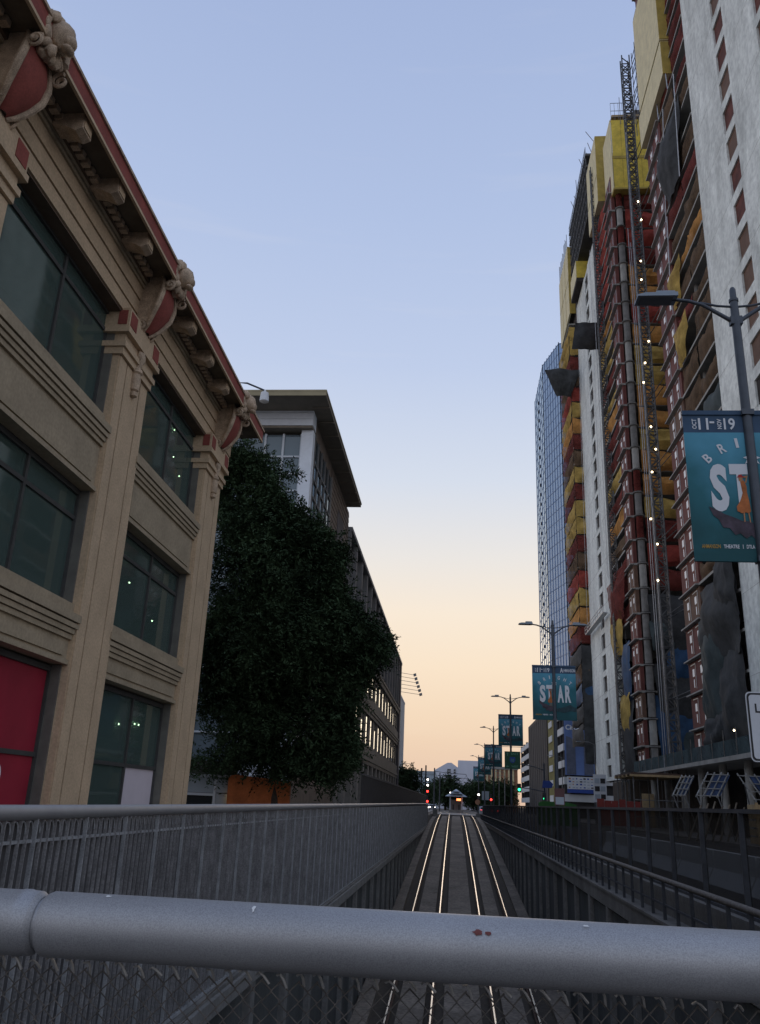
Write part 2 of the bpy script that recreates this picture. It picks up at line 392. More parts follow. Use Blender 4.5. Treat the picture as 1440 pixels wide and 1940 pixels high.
# ================================================================== THE SETTING
TL, TR = -3.3, 4.1            # inner faces of the trench walls
YE = 146.0                    # far end of the trench
def railz(y):
    T = [(0,-6.8),(30,-5.05),(51,-3.8),(64,-3.02),(79,-2.2),(105,-1.0),(125,-.36),(140,-.06),(150,0.0),(600,0.0)]
    for (a, za), (b, zb) in zip(T, T[1:]):
        if a <= y <= b: return za+(zb-za)*(y-a)/(b-a)
    return -6.8
g = MB(); BIG = 2500
for (x0, x1, y0, y1) in ((-BIG, TL-.3, -400, BIG), (TR+.45, BIG, -400, BIG), (TL-.3, TR+.45, -400, 1.9), (TL-.3, TR+.45, YE, BIG)):
    b = len(g.v); g.v += [(x0,y0,0),(x1,y0,0),(x1,y1,0),(x0,y1,0)]; g.f.append((b,b+1,b+2,b+3))
structure(g.top('ground', 'dirt', (0,0,0)))
structure(MB().box(-4.1, 5.4, -60, 1.45, -.3, .005).top('street_deck', 'asphalt', (0,0,0)))
structure(MB().box(5.4, 15.6, -60, 420, -.3, .006).top('road', 'asphalt', (0,0,0)))
structure(MB().box(-120, 140, 148, 164, -.3, .010).top('cross_street', 'asphalt', (0,150,0)))
sw = structure(MB().box(-8.6, -4.1, -20, 146, -.3, .10).top('sidewalk', 'pavement', (0,0,0)))
structure(MB().box(15.6, 20.4, -20, 147, -.3, .13).top('sidewalk', 'pavement', (0,0,0)))
structure(MB().box(-9.0, -4.6, 166, 330, -.3, .12).top('sidewalk', 'pavement', (0,0,0)))
for k in range(9):
    y0 = 12+k*14
    structure(MB().box(10.4, 10.55, y0, y0+4, .006, .012).top('lane_marking', 'sign_white', (10.5,y0,0)))
structure(MB().box(-3.4, 4.0, 147.2, 148.4, -.2, .022).top('crossing_line', 'parapet_white', (0,148,0)))
# trench floor
ys = [0,15,30,42,51,58,64,72,79,92,105,115,125,132,140,146]
def strip(x0, x1, dz, name, m, y_to=146):
    mb = MB()
    for y in ys:
        z = railz(y)+dz
        mb.v += [(x0,y,z),(x1,y,z),(x1,y,z-.6),(x0,y,z-.6)]
    for i in range(len(ys)-1):
        a = i*4
        for k in range(4): mb.f.append((a+k, a+(k+1) % 4, a+4+(k+1) % 4, a+4+k))
    mb.f += [(0,1,2,3), tuple(len(mb.v)-1-k for k in range(4))]
    return structure(mb.top(name, m, (0,0,0)))
strip(TL-.2, TR+.2, -.42, 'trench_floor', 'ballast')
strip(TL, -2.75, -.22, 'trench_walkway', 'track_concrete')
strip(3.5, TR, -.22, 'trench_walkway', 'track_concrete')
strip(-1.85, -.95, -.20, 'track_slab', 'track_concrete')
strip(-.28, 1.0, -.20, 'track_slab', 'track_concrete')
strip(1.75, 2.5, -.20, 'track_slab', 'track_concrete')
# crossing platform beyond the trench
structure(MB().box(-3.6, 4.4, 148.4, 175, -.3, .012).top('crossing_paving', 'pavement', (0,160,0)))
structure(MB().box(-3.6, 4.4, 146, 147.2, -.8, .012).top('crossing_paving', 'pavement', (0,160,0)))
# rails
ry = [0,10,20,30,42,51,58,64,72,79,88,97,105,115,125,132,140,147,155,165,178,192,210,240]
def drift(y): return 0 if y < 140 else -((y-140)**2)/3300.0
for X, lab in ((-2.13, 'worn steel rail of the track by the picket fence, nearer the fence'), (-.69, 'worn steel rail of the track by the picket fence, nearer the other track'),
               (1.40, 'worn steel rail of the track by the low parapet railing, nearer the other track'), (2.84, 'worn steel rail of the track by the low parapet railing, nearer the parapet')):
    r = thing('rail', lab, 'rail', (X, 50, railz(50)), 'four running rails of the two tracks')
    head = MB(); foot = MB()
    for mb, hw, t0, t1 in ((head, .025, -.045, .0), (foot, .014, -.17, -.045)):
        for y in ry:
            z = railz(y)+.012; xx = X+drift(y); mb.v += [(xx-hw,y,z+t1),(xx+hw,y,z+t1),(xx+hw,y,z+t0),(xx-hw,y,z+t0)]
        for i in range(len(ry)-1):
            a = i*4
            for k in range(4): mb.f.append((a+k, a+(k+1) % 4, a+4+(k+1) % 4, a+4+k))
    fl = MB()
    for y in ry:
        z = railz(y)+.012; xx = X+drift(y); fl.v += [(xx-.075,y,z-.17),(xx+.075,y,z-.17),(xx+.075,y,z-.21),(xx-.075,y,z-.21)]
    for i in range(len(ry)-1):
        a = i*4
        for k in range(4): fl.f.append((a+k, a+(k+1) % 4, a+4+(k+1) % 4, a+4+k))
    head.part('rail_head', 'rail_steel', r); foot.part('rail_web', 'rail_rust', r); fl.part('rail_foot', 'rail_rust', r)
# trench walls
wl = MB()
wl.box(TL-.30, TL-.12, 1.9, YE, -7.5, -1.35); wl.box(TL-.28, TL, 1.9, YE, -1.35, -1.05); wl.box(TL-.38, TL-.20, 1.9, YE, -1.05, 0.06)
wl = structure(wl.top('trench_wall', 'trench_concrete', (TL,50,0)))
wr = MB()
wr.box(TR+.14, TR+.32, 1.9, YE, -7.5, -.86); wr.box(TR, TR+.46, 1.9, YE, -.86, -.5); wr.box(TR+.36, TR+.6, 1.9, YE, -.5, .05)
wr = structure(wr.top('trench_wall', 'trench_concrete', (TR,50,0)))
rib = MB().box(0, .15, -.16, .16, -7.5, 0).mesh('rib', 'beam_concrete')
rec = MB().box(0, .03, -1.38, 1.38, -6.2, 0).mesh('wall_panel', 'panel_shade')
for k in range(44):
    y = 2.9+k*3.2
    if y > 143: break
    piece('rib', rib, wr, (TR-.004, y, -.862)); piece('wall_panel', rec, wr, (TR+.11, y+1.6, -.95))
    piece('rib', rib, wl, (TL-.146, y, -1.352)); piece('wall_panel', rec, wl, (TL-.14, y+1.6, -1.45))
cap = MB().box(TR-.03, TR+.47, 1.9, YE, -.5, -.44).part('wall_cap', 'trench_concrete', wr)
capl = MB().box(TL-.02, TL+.06, 1.9, YE, -1.32, -1.10).part('wall_cap', 'beam_concrete', wl)
hw = structure(MB().box(TL-.3, TR+.45, 1.50, 1.9, -7.5, .35).top('portal_headwall', 'beam_concrete', (0,1.7,0)))
structure(MB().box(-3.3, -2.6, 141, 146, -1.2, .75).top('trench_end_wall', 'beam_concrete', (-3,143,0)))
eb = thing('concrete_block', 'pale concrete end block where the parapet wall meets the crossing', 'barrier', (4.0,146.5,-.6))
MB().box(3.55, 5.0, 145.8, 147.6, -1.4, .35).part('block', 'beam_concrete', eb); MB().box(4.1, 4.8, 146.1, 147.3, .35, .9).part('upstand', 'parapet_white', eb)

# ================================================================== FOREGROUND RAILING
pr = thing('portal_railing', 'thick grey galvanised pipe railing over chain-link mesh on the portal wall', 'railing', (0, 1.75, .35))
PY, PZ, PR = 1.75, 1.302, .0575
jx = -.79
MB().tube([(jx+.004,PY,PZ),(jx+.007,PY,PZ),(jx+.016,PY,PZ),(.5,PY,PZ-.004),(2.4,PY+.02,PZ-.006)], [PR-.011,PR-.004,PR,PR,PR], 48).part('pipe', 'galvanised', pr, True)
MB().tube([(-2.9,PY-.01,PZ),(jx-.050,PY,PZ),(jx-.046,PY,PZ),(jx-.034,PY,PZ),(jx-.030,PY,PZ),(jx-.012,PY,PZ),(jx-.003,PY,PZ)], [PR,PR,PR+.0015,PR+.0015,PR,PR-.001,PR-.010], 48).part('pipe', 'galvanised', pr, True)
MB().tube([(jx-.05,PY,PZ),(jx+.05,PY,PZ)], PR-.012, 32).part('sleeve', 'galvanised', pr, True)
for x in (-2.3, -1.55, 1.75): MB().bar((x,PY+.03,.35),(x,PY+.01,PZ-.03), .024, 12).part('post', 'galv_dark', pr, True)
MB().bar((-2.9,PY+.02,.42),(2.4,PY+.02,.42), .016, 8).part('bottom_rail', 'galv_dark', pr, True)
# woven chain link: zig-zag wires hooked into each other
p = .0172
ztop = PZ-PR-.010
NW = 46
def zigzag(flip):
    pts = [((p/2 if (i+flip) % 2 else -p/2)*1.08, (.0026 if (i+flip) % 2 else -.0026), -i*p*1.02) for i in range(NW+1)]
    return MB().tube(pts, .0017, 5).mesh('wire', 'chain_wire', (0,0,0), True)
zz = (zigzag(0), zigzag(1))
tipm = MB().tube([(-.008,-.004,.012),(-.002,-.005,.016),(.004,-.002,.009),(.010,.003,-.004)], .0023, 6).mesh('wire_tip', 'wire_tip', (0,0,0), True)
for k in range(-88, 84):
    z = ztop-.008+random.uniform(-.002,.002)
    o = piece('wire', zz[k % 2], pr, (k*p, PY+.012, z)); o.rotation_euler = (random.uniform(-.01,.01), random.uniform(-.008,.008), 0)
    if k % 2 == 0: t_ = piece('wire_tip', tipm, pr, (k*p-p/2, PY+.010, z-.002)); t_.rotation_euler = (0, random.uniform(-.4,.4), random.uniform(-.5,.5)); t_.scale = (1.2, 1.2, random.uniform(.8, 1.3))
# bird droppings and a rust spot stuck on the pipe
def blob(x, ang, sx, sy, m, seed):
    rnd = random.Random(seed); mb = MB(); n = 14
    c = None; ring = []
    for k in range(n):
        t = 2*math.pi*k/n; q = rnd.uniform(.55, 1.1)
        a = ang+math.sin(t)*sy*q/PR; xx = x+math.cos(t)*sx*q
        ring.append((xx, PY-math.cos(a)*(PR+.0006), PZ+math.sin(a)*(PR+.0006)))
    cx_ = (x, PY-math.cos(ang)*(PR+.0012), PZ+math.sin(ang)*(PR+.0012))
    mb.v = ring+[cx_]; mb.f = [(n, k, (k+1) % n) for k in range(n)]
    mb.part('stain', m, pr)
blob(-.372, 1.02, .004, .010, 'white_dropping', 1); blob(-.66, 1.28, .006, .005, 'white_dropping', 2)
blob(.045, .60, .011, .006, 'rust_spot', 3); blob(.065, .58, .007, .005, 'rust_spot', 4); blob(.665, -.28, .012, .012, 'white_dropping', 5); blob(.668, .02, .006, .006, 'white_dropping', 6)
blob(.24, 1.05, .007, .003, 'white_dropping', 7)

# ================================================================== PICKET FENCE ON THE TRACKSIDE WALL
FX = -3.4
pf = thing('picket_fence', 'grey steel picket fence with thick pipe top rail and hoops above the trench wall', 'fence', (FX, 60, 0))
FZ = 1.355
MB().tube([(FX+.25,1.86,FZ),(FX+.06,2.2,FZ),(FX,2.8,FZ)]+[(FX,y,FZ+.0017*(y-8)) for y in (8,20,40,70,118)], .06, 28).part('top_rail', 'galvanised', pf, True)
MB().box(FX-.012, FX+.012, 2, 118, 1.125, 1.15).part('mid_rail', 'galv_dark', pf)
MB().box(FX-.012, FX+.03, 2, 118, -1.04, -1.0).part('bottom_rail', 'galv_dark', pf)
post = MB().box(0, .036, -.009, .009, -1.04, 1.32).mesh('post', 'galv_dark')
bkm = MB().box(-.055, -.045, -.495, .495, -1.04, 1.29).mesh('backing_panel', 'fence_backing')
pick = MB().box(-.006, .024, -.005, .005, -1.02, 1.31).mesh('picket', 'picket_paint')
hoopm = MB().tube([(0, -.0625*math.cos(t), .0625*math.sin(t)*1.5) for t in [math.pi*i/8 for i in range(9)]], .0065, 5).mesh('hoop', 'galv_dark')
yk = 2.08; posts = [yk+k*1.0 for k in range(116)]
for y in posts: piece('post', post, pf, (FX, y, 0)); piece('backing_panel', bkm, pf, (FX, y+.5, 0))
far = MB(); npk = 0
for k in range(int(116/.125)):
    y = 2.08+k*.125
    if abs((y-2.08) % 1.0) < .01 or abs((y-2.08) % 1.0) > .99: continue
    if 5.6 <= y and npk < 285:
        o = piece('picket', pick, pf, (FX+random.uniform(-.003,.003), y+random.uniform(-.006,.006), 0)); npk += 1
    else: far.box(FX-.006, FX+.024, y-.005, y+.005, -1.02, 1.31)
far.part('picket_row', 'picket_paint', pf)['kind'] = 'stuff'
fh = MB(); nh = 0
for k in range(int(60/.125)):
    y = 2.08+(k+.5)*.125
    if 5.6 <= y and nh < 110: piece('hoop', hoopm, pf, (FX, y, 1.195)); nh += 1
    else: fh.tube([(FX, y-.0625*math.cos(t), 1.195+.094*math.sin(t)) for t in [math.pi*i/5 for i in range(6)]], .0045, 3, False)
fh.part('hoop_row', 'picket_paint', pf)['kind'] = 'stuff'

# ================================================================== PARAPET RAILING AND SCREEN FENCE (OTHER SIDE)
lr = thing('parapet_railing', 'low dark handrail on short posts along the trench parapet', 'railing', (4.2, 60, -.44))
MB().tube([(4.2,2,.30)]+[(4.2,y,.30) for y in (20,50,90,130,145)], .05, 14).part('top_rail', 'handrail_rough', lr, True)
MB().box(4.185, 4.215, 2, 145, -.19, -.15).part('mid_rail', 'fence_post', lr)
lp = MB().box(-.03, .03, -.022, .022, -.46, .27).mesh('post', 'fence_post')
for k in range(130):
    y = 3.95+k*1.07
    if y < 145: piece('post', lp, lr, (4.2, y, 0))
sf = thing('screen_fence', 'tall dark mesh screen fence with steel posts beside the road', 'fence', (4.62, 60, 0))
MB().box(4.58, 4.68, 2, 146, 1.60, 1.665).part('top_rail', 'fence_post', sf)
MB().box(4.60, 4.66, 2, 146, .03, .10).part('bottom_rail', 'fence_post', sf)
fp = MB().box(-.03, .06, -.03, .03, 0, 1.62).mesh('post', 'fence_post')
pm = MB().box(-.004, .004, -1.14, 1.14, .10, 1.60).mesh('mesh_panel', 'mesh_screen')
for k in range(62):
    y = 3.21+k*2.35
    if y > 145: break
    piece('post', fp, sf, (4.60, y, 0)); piece('mesh_panel', pm, sf, (4.645, y+1.175, 0))
# concrete traffic barriers standing on the road behind the screen
for k in range(9):
    y = 12+k*3.1
    b = MB().prism([(-.30,0),(.30,0),(.24,.10),(.11,.35),(.08,.75),(-.08,.75),(-.11,.35),(-.24,.10)], 'y', -1.5, 1.5)
    b.v = [(x+6.4, yy+y, z+.006) for x, yy, z in b.v]
    b.top('traffic_barrier', 'parapet_white', (6.4, y, .006), label='concrete traffic barrier in a row on the road behind the screen fence', cat='barrier', group='concrete barriers behind the screen fence')

# ================================================================== ORNATE CORNER BUILDING (left)
ob = thing('commercial_building', 'tan three storey commercial building with carved cornice and red trim', 'building', (-8, 14, 0))
BX = -8.0
PC = [3.58, 10.80, 18.02, 25.25]
YN, YS = .5, 27.0
# carcass
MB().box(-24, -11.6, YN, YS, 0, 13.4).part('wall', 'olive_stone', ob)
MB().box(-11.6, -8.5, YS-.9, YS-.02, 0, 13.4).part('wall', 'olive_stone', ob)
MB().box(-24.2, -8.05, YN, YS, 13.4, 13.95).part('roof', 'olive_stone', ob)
for z in (4.35, 8.4, 12.55): MB().box(-11.6, -8.52, YN, YS-.9, z-.25, z+.25).part('floor_slab', 'room_dark', ob)
levels = [(0.35, 3.95, 2.17), (5.28, 7.83, 7.17), (9.72, 12.45, 11.90)]
for i in range(3):
    y0, y1 = PC[i]+.92, PC[i+1]-.92
    # spandrels with stepped sills
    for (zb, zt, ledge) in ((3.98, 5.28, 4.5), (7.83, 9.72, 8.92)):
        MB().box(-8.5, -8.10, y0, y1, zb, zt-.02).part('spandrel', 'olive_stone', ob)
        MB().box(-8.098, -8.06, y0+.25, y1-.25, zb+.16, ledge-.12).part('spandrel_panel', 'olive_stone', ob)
        for q, (dx, z0, z1) in enumerate(((.06, 0, .10), (.10, .115, .215), (.14, .23, .33), (.17, .36, .52))):
            MB().box(-8.10, -8.10+dx, y0-.08, y1+.08, ledge+z0, ledge+z1).part('sill_moulding', 'olive_stone', ob)
        MB().box(-8.10, -8.04, y0, y1, zb-.0, zb+.10).part('lintel', 'olive_stone', ob)
    for lev, (zs, zh, ztr) in enumerate(levels):
        wnd = MB()
        wnd.box(-8.5, -8.36, y0, y0+.10, zs, zh); wnd.box(-8.5, -8.36, y1-.10, y1, zs, zh); wnd.box(-8.5, -8.36, y0+.1, y1-.1, zs, zs+.10); wnd.box(-8.5, -8.36, y0+.1, y1-.1, zh-.12, zh)
        wnd = wnd.part('window', 'window_metal', ob)
        ym = (y0+y1)/2 + .3
        MB().box(-8.47, -8.37, ym-.045, ym+.045, zs+.1, zh-.12).part('mullion', 'window_metal', wnd)
        MB().box(-8.465, -8.375, y0+.1, ym-.045, ztr-.045, ztr+.045).part('transom', 'window_metal', wnd)
        MB().box(-8.465, -8.375, ym+.045, y1-.1, ztr-.045, ztr+.045).part('transom', 'window_metal', wnd)
        for (a, b) in ((y0+.1, ym-.045), (ym+.045, y1-.1)):
            for (c, d) in ((zs+.1, ztr-.045), (ztr+.045, zh-.12)):
                pmat = 'teal_glass'
                if lev == 0 and i == 1: pmat = 'poster_red'
                if lev == 0 and i == 2 and c < 1 and a > ym: pmat = 'poster_white'
                pn = MB().box(-8.428, -8.42, a, b, c, d)
                if pmat == 'teal_glass': pn.v[0:0] = []
                pn.part('pane', pmat, wnd, label={'poster_red': 'dark red poster filling the pane', 'poster_white': 'white sheet covering the pane'}.get(pmat))
        # jambs: stepped reveal
        MB().box(-8.36, -8.16, y1-.05, y1+.02, zs-.05, zh+.02).part('jamb', 'jamb_metal', ob)
        MB().box(-8.36, -8.16, y0-.02, y0+.05, zs-.05, zh+.02).part('jamb', 'jamb_metal', ob)
        if not (lev == 0 and i == 1):
            for (a, b, drop) in ((y0+.15, ym-.1, random.uniform(.2,.9)), (ym+.1, y1-.15, random.uniform(.1,.7))):
                MB().box(-8.60, -8.585, a, b, zh-.15-(zh-zs)*drop, zh-.13).part('blind', 'blind', wnd)
            MB().box(-11.4, -11.35, y0-.5, y1+.5, zs-.5, zh+.3).part('room_wall', 'room_dark', wnd)
# white swirl printed on the red poster
swl = MB()
for (cy, cz, r, a0, a1, wd) in ((15.62, 1.72, .20, -.3, 2.6, .045), (15.50, 1.40, .16, -2.0, 1.6, .05)):
    swl.grid(lambda u, v: (-8.412, cy+(r+(v-.5)*2*wd*math.sin(math.pi*(.15+.85*u)))*math.cos(a0+(a1-a0)*u), cz+(r+(v-.5)*2*wd*math.sin(math.pi*(.15+.85*u)))*math.sin(a0+(a1-a0)*u)), 14, 2)
swl.part('poster_print', 'print_white', ob)
# added glowing dots imitating tower work lights mirrored in the windows
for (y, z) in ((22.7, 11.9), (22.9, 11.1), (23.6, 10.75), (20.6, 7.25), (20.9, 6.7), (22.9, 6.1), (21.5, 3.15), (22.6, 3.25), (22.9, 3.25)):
    MB().ball((-8.52, y, z), .024, 8, 5).part('mirrored_spot', 'light_mirrored', ob)
# pilasters
for i, yc in enumerate(PC):
    pl = MB().box(-8.55, BX, yc-.92, yc+.93, 0, 11.30).part('pilaster', 'tan_stone', ob)
    MB().box(BX, BX+.035, yc-.90, yc-.50, 0, 11.28).part('pilaster_band', 'tan_stone', pl)
    MB().box(BX, BX+.035, yc-.44, yc+.42, 0, 11.28).part('pilaster_band', 'tan_stone', pl)
    MB().box(BX, BX+.035, yc+.48, yc+.92, 0, 11.28).part('pilaster_band', 'tan_stone', pl)
    MB().box(BX, BX+.008, yc-.50, yc-.44, 0, 11.28).part('pilaster_groove', 'groove', pl)
    MB().box(BX, BX+.008, yc+.42, yc+.48, 0, 11.28).part('pilaster_groove', 'groove', pl)
    # capital
    cp = MB().box(-8.5, BX+.10, yc-.98, yc+.98, 11.30, 11.48).part('capital', 'tan_stone', ob)
    MB().box(-8.5, BX+.16, yc-1.03, yc+1.03, 11.48, 11.62).part('capital_moulding', 'tan_stone', cp)
    MB().box(-8.5, BX+.10, yc-.96, yc+.96, 11.62, 11.84).part('capital_neck', 'tan_stone', cp)
    MB().box(-8.5, BX+.22, yc-1.08, yc+1.08, 11.84, 11.98).part('capital_moulding', 'tan_stone', cp)
    MB().box(-8.5, BX+.18, yc-1.04, yc+1.04, 11.98, 12.50).part('capital_block', 'tan_stone', cp)
    for (a, b) in ((-.98, -.60), (.60, .98)): MB().box(BX+.18, BX+.195, yc+a, yc+b, 12.05, 12.43).part('red_inset', 'red_trim', cp)
    MB().box(-8.1, BX+.12, yc-1.055, yc-1.04, 12.05, 12.43).part('red_inset', 'red_trim', cp)
    # pendant drop
    pd = MB().lathe((BX+.08, yc, 10.62), [(.02,0),(.10,.04),(.11,.12),(.07,.16),(.12,.2),(.14,.45),(.12,.62),(.16,.66),(.15,.74),(.10,.78),(.13,.95),(.17,1.15),(.12,1.28)], 10).part('pendant', 'carved_stone', ob, True)
    for k in range(3): MB().ball((BX+.15, yc+(-.1+.1*k), 11.72+.05*(k % 2)), (.07,.08,.14), 8, 6, .12, k).part('pendant_leaf', 'carved_stone', pd, True)
    # console bracket: red shield between two scrolls, carved head on the cornice edge
    prof = [(-7.84,12.40),(-7.72,12.52),(-7.58,12.74),(-7.44,13.02),(-7.36,13.34),(-7.38,13.62),(-7.46,13.86)]
    wid = [.12,.22,.34,.42,.42,.34,.28]
    def pf_(t):
        s_ = t*(len(prof)-1); k = min(int(s_), len(prof)-2); q = s_-k
        return (prof[k][0]*(1-q)+prof[k+1][0]*q, prof[k][1]*(1-q)+prof[k+1][1]*q, wid[k]*(1-q)+wid[k+1]*q)
    cs = MB().prism([(-8.0,12.42)]+[(a-.05, b) for a, b in prof]+[(-8.0,13.86)], 'y', yc-.30, yc+.30).part('console', 'carved_stone', ob)
    sh = MB().grid(lambda u, v: (pf_(u)[0]+.10*(1-(2*v-1)**2), yc+(2*v-1)*pf_(u)[2], pf_(u)[1]), 14, 8)
    sh.part('shield', 'red_trim', cs, True)
    for sgn in (-1, 1):
        MB().tube([(pf_(t)[0]+.01, yc+sgn*(pf_(t)[2]+.03), pf_(t)[1]) for t in [k/14 for k in range(15)]], [.045+.03*math.sin(math.pi*k/14) for k in range(15)], 8).part('scroll_edge', 'carved_stone', cs, True)
        sp = []
        for k in range(26):
            t = k*.5; rr = .17-.0055*k; sp.append((-7.86+rr*math.cos(t), yc+sgn*(.28+.004*k), 12.48+rr*math.sin(t)))
        MB().tube(sp, .035, 6).part('volute', 'carved_stone', cs, True)
        sp = []
        for k in range(24):
            t = k*.5+1; rr = .15-.005*k; sp.append((-7.18+rr*math.cos(t), yc+sgn*(.42+.004*k), 13.52+rr*math.sin(t)))
        MB().tube(sp, .034, 6).part('volute', 'carved_stone', cs, True)
    hd = MB(); rnd = random.Random(100+i)
    hd.ball((-7.02, yc, 14.02), (.24,.26,.30), 14, 10, .06, 5+i)
    hd.ball((-6.86, yc, 13.90), (.13,.15,.13), 10, 7, .05, 6+i)
    hd.ball((-6.86, yc, 13.74), (.10,.14,.07), 10, 7, .05, 7+i)
    for sg in (-1, 1):
        hd.ball((-7.04, yc+sg*.25, 14.22), (.10,.09,.13), 8, 6, .08, 8+i); hd.ball((-6.88, yc+sg*.11, 14.06), (.05,.06,.05), 8, 6)
    for k in range(16):
        t = 2*math.pi*k/16; hd.ball((-7.12+rnd.uniform(-.05,.03), yc+.36*math.cos(t), 13.98+.40*math.sin(t)), (.11,.11,.13), 8, 6, .15, k)
    for k in range(7): hd.ball((-7.22+rnd.uniform(-.06,.06), yc+rnd.uniform(-.35,.35), 13.62+rnd.uniform(-.06,.16)), (.12,.11,.13), 8, 6, .15, k+40)
    hd.part('carved_head', 'carved_stone', cs, True)
# entablature between the capitals
en = MB()
for (x, z0, z1) in ((-8.02, 12.45, 12.78), (-7.985, 12.80, 13.16), (-7.95, 13.18, 13.52)): en.box(-8.5, x, YN, YS, z0, z1)
en = en.part('entablature', 'tan_stone', ob)
MB().box(-8.5, -8.06, YN, YS-.01, 12.4, 13.5).part('groove_backing', 'groove', en)
MB().box(-8.5, -7.90, YN, YS, 13.52, 13.60).part('moulding', 'olive_stone', en)
MB().box(-8.5, -7.86, YN, YS+.03, 13.62, 13.70).part('moulding', 'olive_stone', en)
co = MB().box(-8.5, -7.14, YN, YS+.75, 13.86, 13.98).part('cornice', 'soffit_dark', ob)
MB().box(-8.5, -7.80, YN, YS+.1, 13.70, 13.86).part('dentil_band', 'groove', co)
MB().box(-8.5, -7.10, YN, YS+.80, 13.98, 14.04).part('fascia_edge', 'tan_stone', co)
MB().box(-7.14, -7.08, YN, YS+.82, 13.72, 13.79).part('fascia_edge', 'tan_stone', co)
MB().box(-7.14, -7.09, YN, YS+.81, 13.79, 14.14).part('red_fascia', 'red_trim', co)
MB().box(-8.5, -7.05, YN, YS+.85, 14.14, 14.21).part('fascia_edge', 'carved_stone', co)
dn = MB().box(-.10, .10, -.075, .075, -.13, 0).mesh('dentil', 'carved_stone')
y = YN+.1
while y < YS:
    if min(abs(y-c) for c in PC) > .4: piece('dentil', dn, co, (-7.74, y, 13.84))
    y += .24
for i in range(3):
    for k in range(3):
        y = PC[i]+1.72+k*1.8
        bk = MB().prism([(-7.84,13.86),(-7.22,13.86),(-7.22,13.52),(-7.36,13.46),(-7.60,13.58),(-7.84,13.62)], 'y', y-.19, y+.19).part('modillion', 'carved_stone', co)
        MB().box(-7.222, -7.20, y-.15, y+.15, 13.56, 13.80).part('modillion_face', 'tan_stone', bk)
# bracket lamp at the corner of the roof
bl = thing('bracket_lamp', 'small white bucket lamp on a thin arm at the roof corner of the tan building', 'lamp', (-7.97, 27.2, 14.2))
MB().tube([(-8.0,27.2,14.2),(-8.0,27.2,15.85),(-7.7,27.2,15.83),(-7.0,27.2,15.52)], .035, 8).part('arm', 'lamp_pole', bl, True)
MB().lathe((-7.01,27.2,15.05), [(.10,0),(.17,.04),(.16,.22),(.14,.38),(.05,.40),(.04,.5)], 14).part('lamp_body', 'sign_white', bl, True)

# ================================================================== MODERN BLOCK WITH OVERHANGING ROOF
mo = thing('modern_building', 'modern block with overhanging flat roof, white siding and gridded corner windows', 'building', (-9, 50, 0))
MB().box(-30, -9.0, 46.0, 64, 0, 22.9).part('wall', 'panel_pale', mo)
rf = MB().box(-26, -7.5, 42.9, 62.2, 23.28, 23.5).part('roof', 'soffit', mo)
MB().box(-26, -7.46, 42.84, 62.3, 23.5, 23.62).part('roof_edge', 'roof_tan', rf)
MB().box(-26, -7.47, 42.85, 42.9, 23.26, 23.5).part('roof_edge', 'roof_tan', rf)
for k in range(9): MB().box(-8.5, -7.5, 44.4+k*2.05, 44.46+k*2.05, 23.20, 23.28).part('soffit_batten', 'soffit', rf)
for k in range(3): MB().box(-26, -8.5+.0, 44.9, 46.0, 22.34+k*.42, 22.34+k*.42+.40).part('siding_board', 'siding_white', mo)
MB().box(-26, -8.55, 44.95, 46.0, 22.2, 22.34).part('fascia', 'soffit', mo)
# front: pier and gridded window
MB().box(-9.22, -8.52, 45.3, 46.0, 0, 22.2).part('corner_pier', 'siding_white', mo)
xs = [-9.25, -10.33, -11.42, -14.0, -16.6, -19.2, -21.8]
zs_ = [22.05, 20.6, 19.5, 18.45, 16.6, 14.9, 13.2, 11.5, 9.8, 8.1, 6.4, 4.7, 3.0]
for i in range(len(xs)-1):
    wn = MB()
    wn.box(xs[i+1]+.05, xs[i]-.05, 45.62, 45.66, zs_[-1], zs_[0]-.02)
    wn = wn.part('window', 'pane_pale', mo)
    MB().box(xs[i]-.06, xs[i]+.06, 45.5, 45.7, zs_[-1], zs_[0]).part('frame', 'frame_white', wn)
    for z in zs_[1:]: MB().box(xs[i+1]+.06, xs[i]-.06, 45.52, 45.68, z-.05, z+.05).part('glazing_bar', 'frame_white', wn)
MB().box(-26, -9.22, 45.5, 45.95, 0, 3.0).part('base_wall', 'panel_pale', mo)
# street side: gridded windows then brown siding boards
sd_ = MB().box(-9.0, -8.62, 45.35, 63.4, 0, 23.28).part('side_wall', 'siding_brown', mo)
for k in range(46):
    z = 3.0+k*.44
    MB().prism([(-8.62, z), (-8.55, z+.02), (-8.58, z+.42), (-8.62, z+.43)], 'y', 53.6, 63.4).part('siding_board', 'siding_brown', sd_)
for i in range(5):
    wn = MB().box(-8.62, -8.58, 46.3+i*1.4, 47.6+i*1.4, 3.2, 22.2).part('window', 'pane_dark' if i % 2 else 'pane_mirror', mo)
    MB().box(-8.62, -8.50, 46.2+i*1.4, 46.32+i*1.4, 3.2, 22.3).part('frame', 'frame_grey', wn)
    for z in zs_[1:-1]: MB().box(-8.6, -8.51, 46.32+i*1.4, 47.6+i*1.4, z-.06, z+.06).part('glazing_bar', 'frame_grey', wn)
MB().box(-8.62, -8.50, 53.2, 53.6, 3.2, 22.3).part('frame', 'frame_grey', mo)
MB().box(-8.60, -8.53, 57.2, 60.2, 19.0, 21.3).part('window', 'attic_dark', mo)

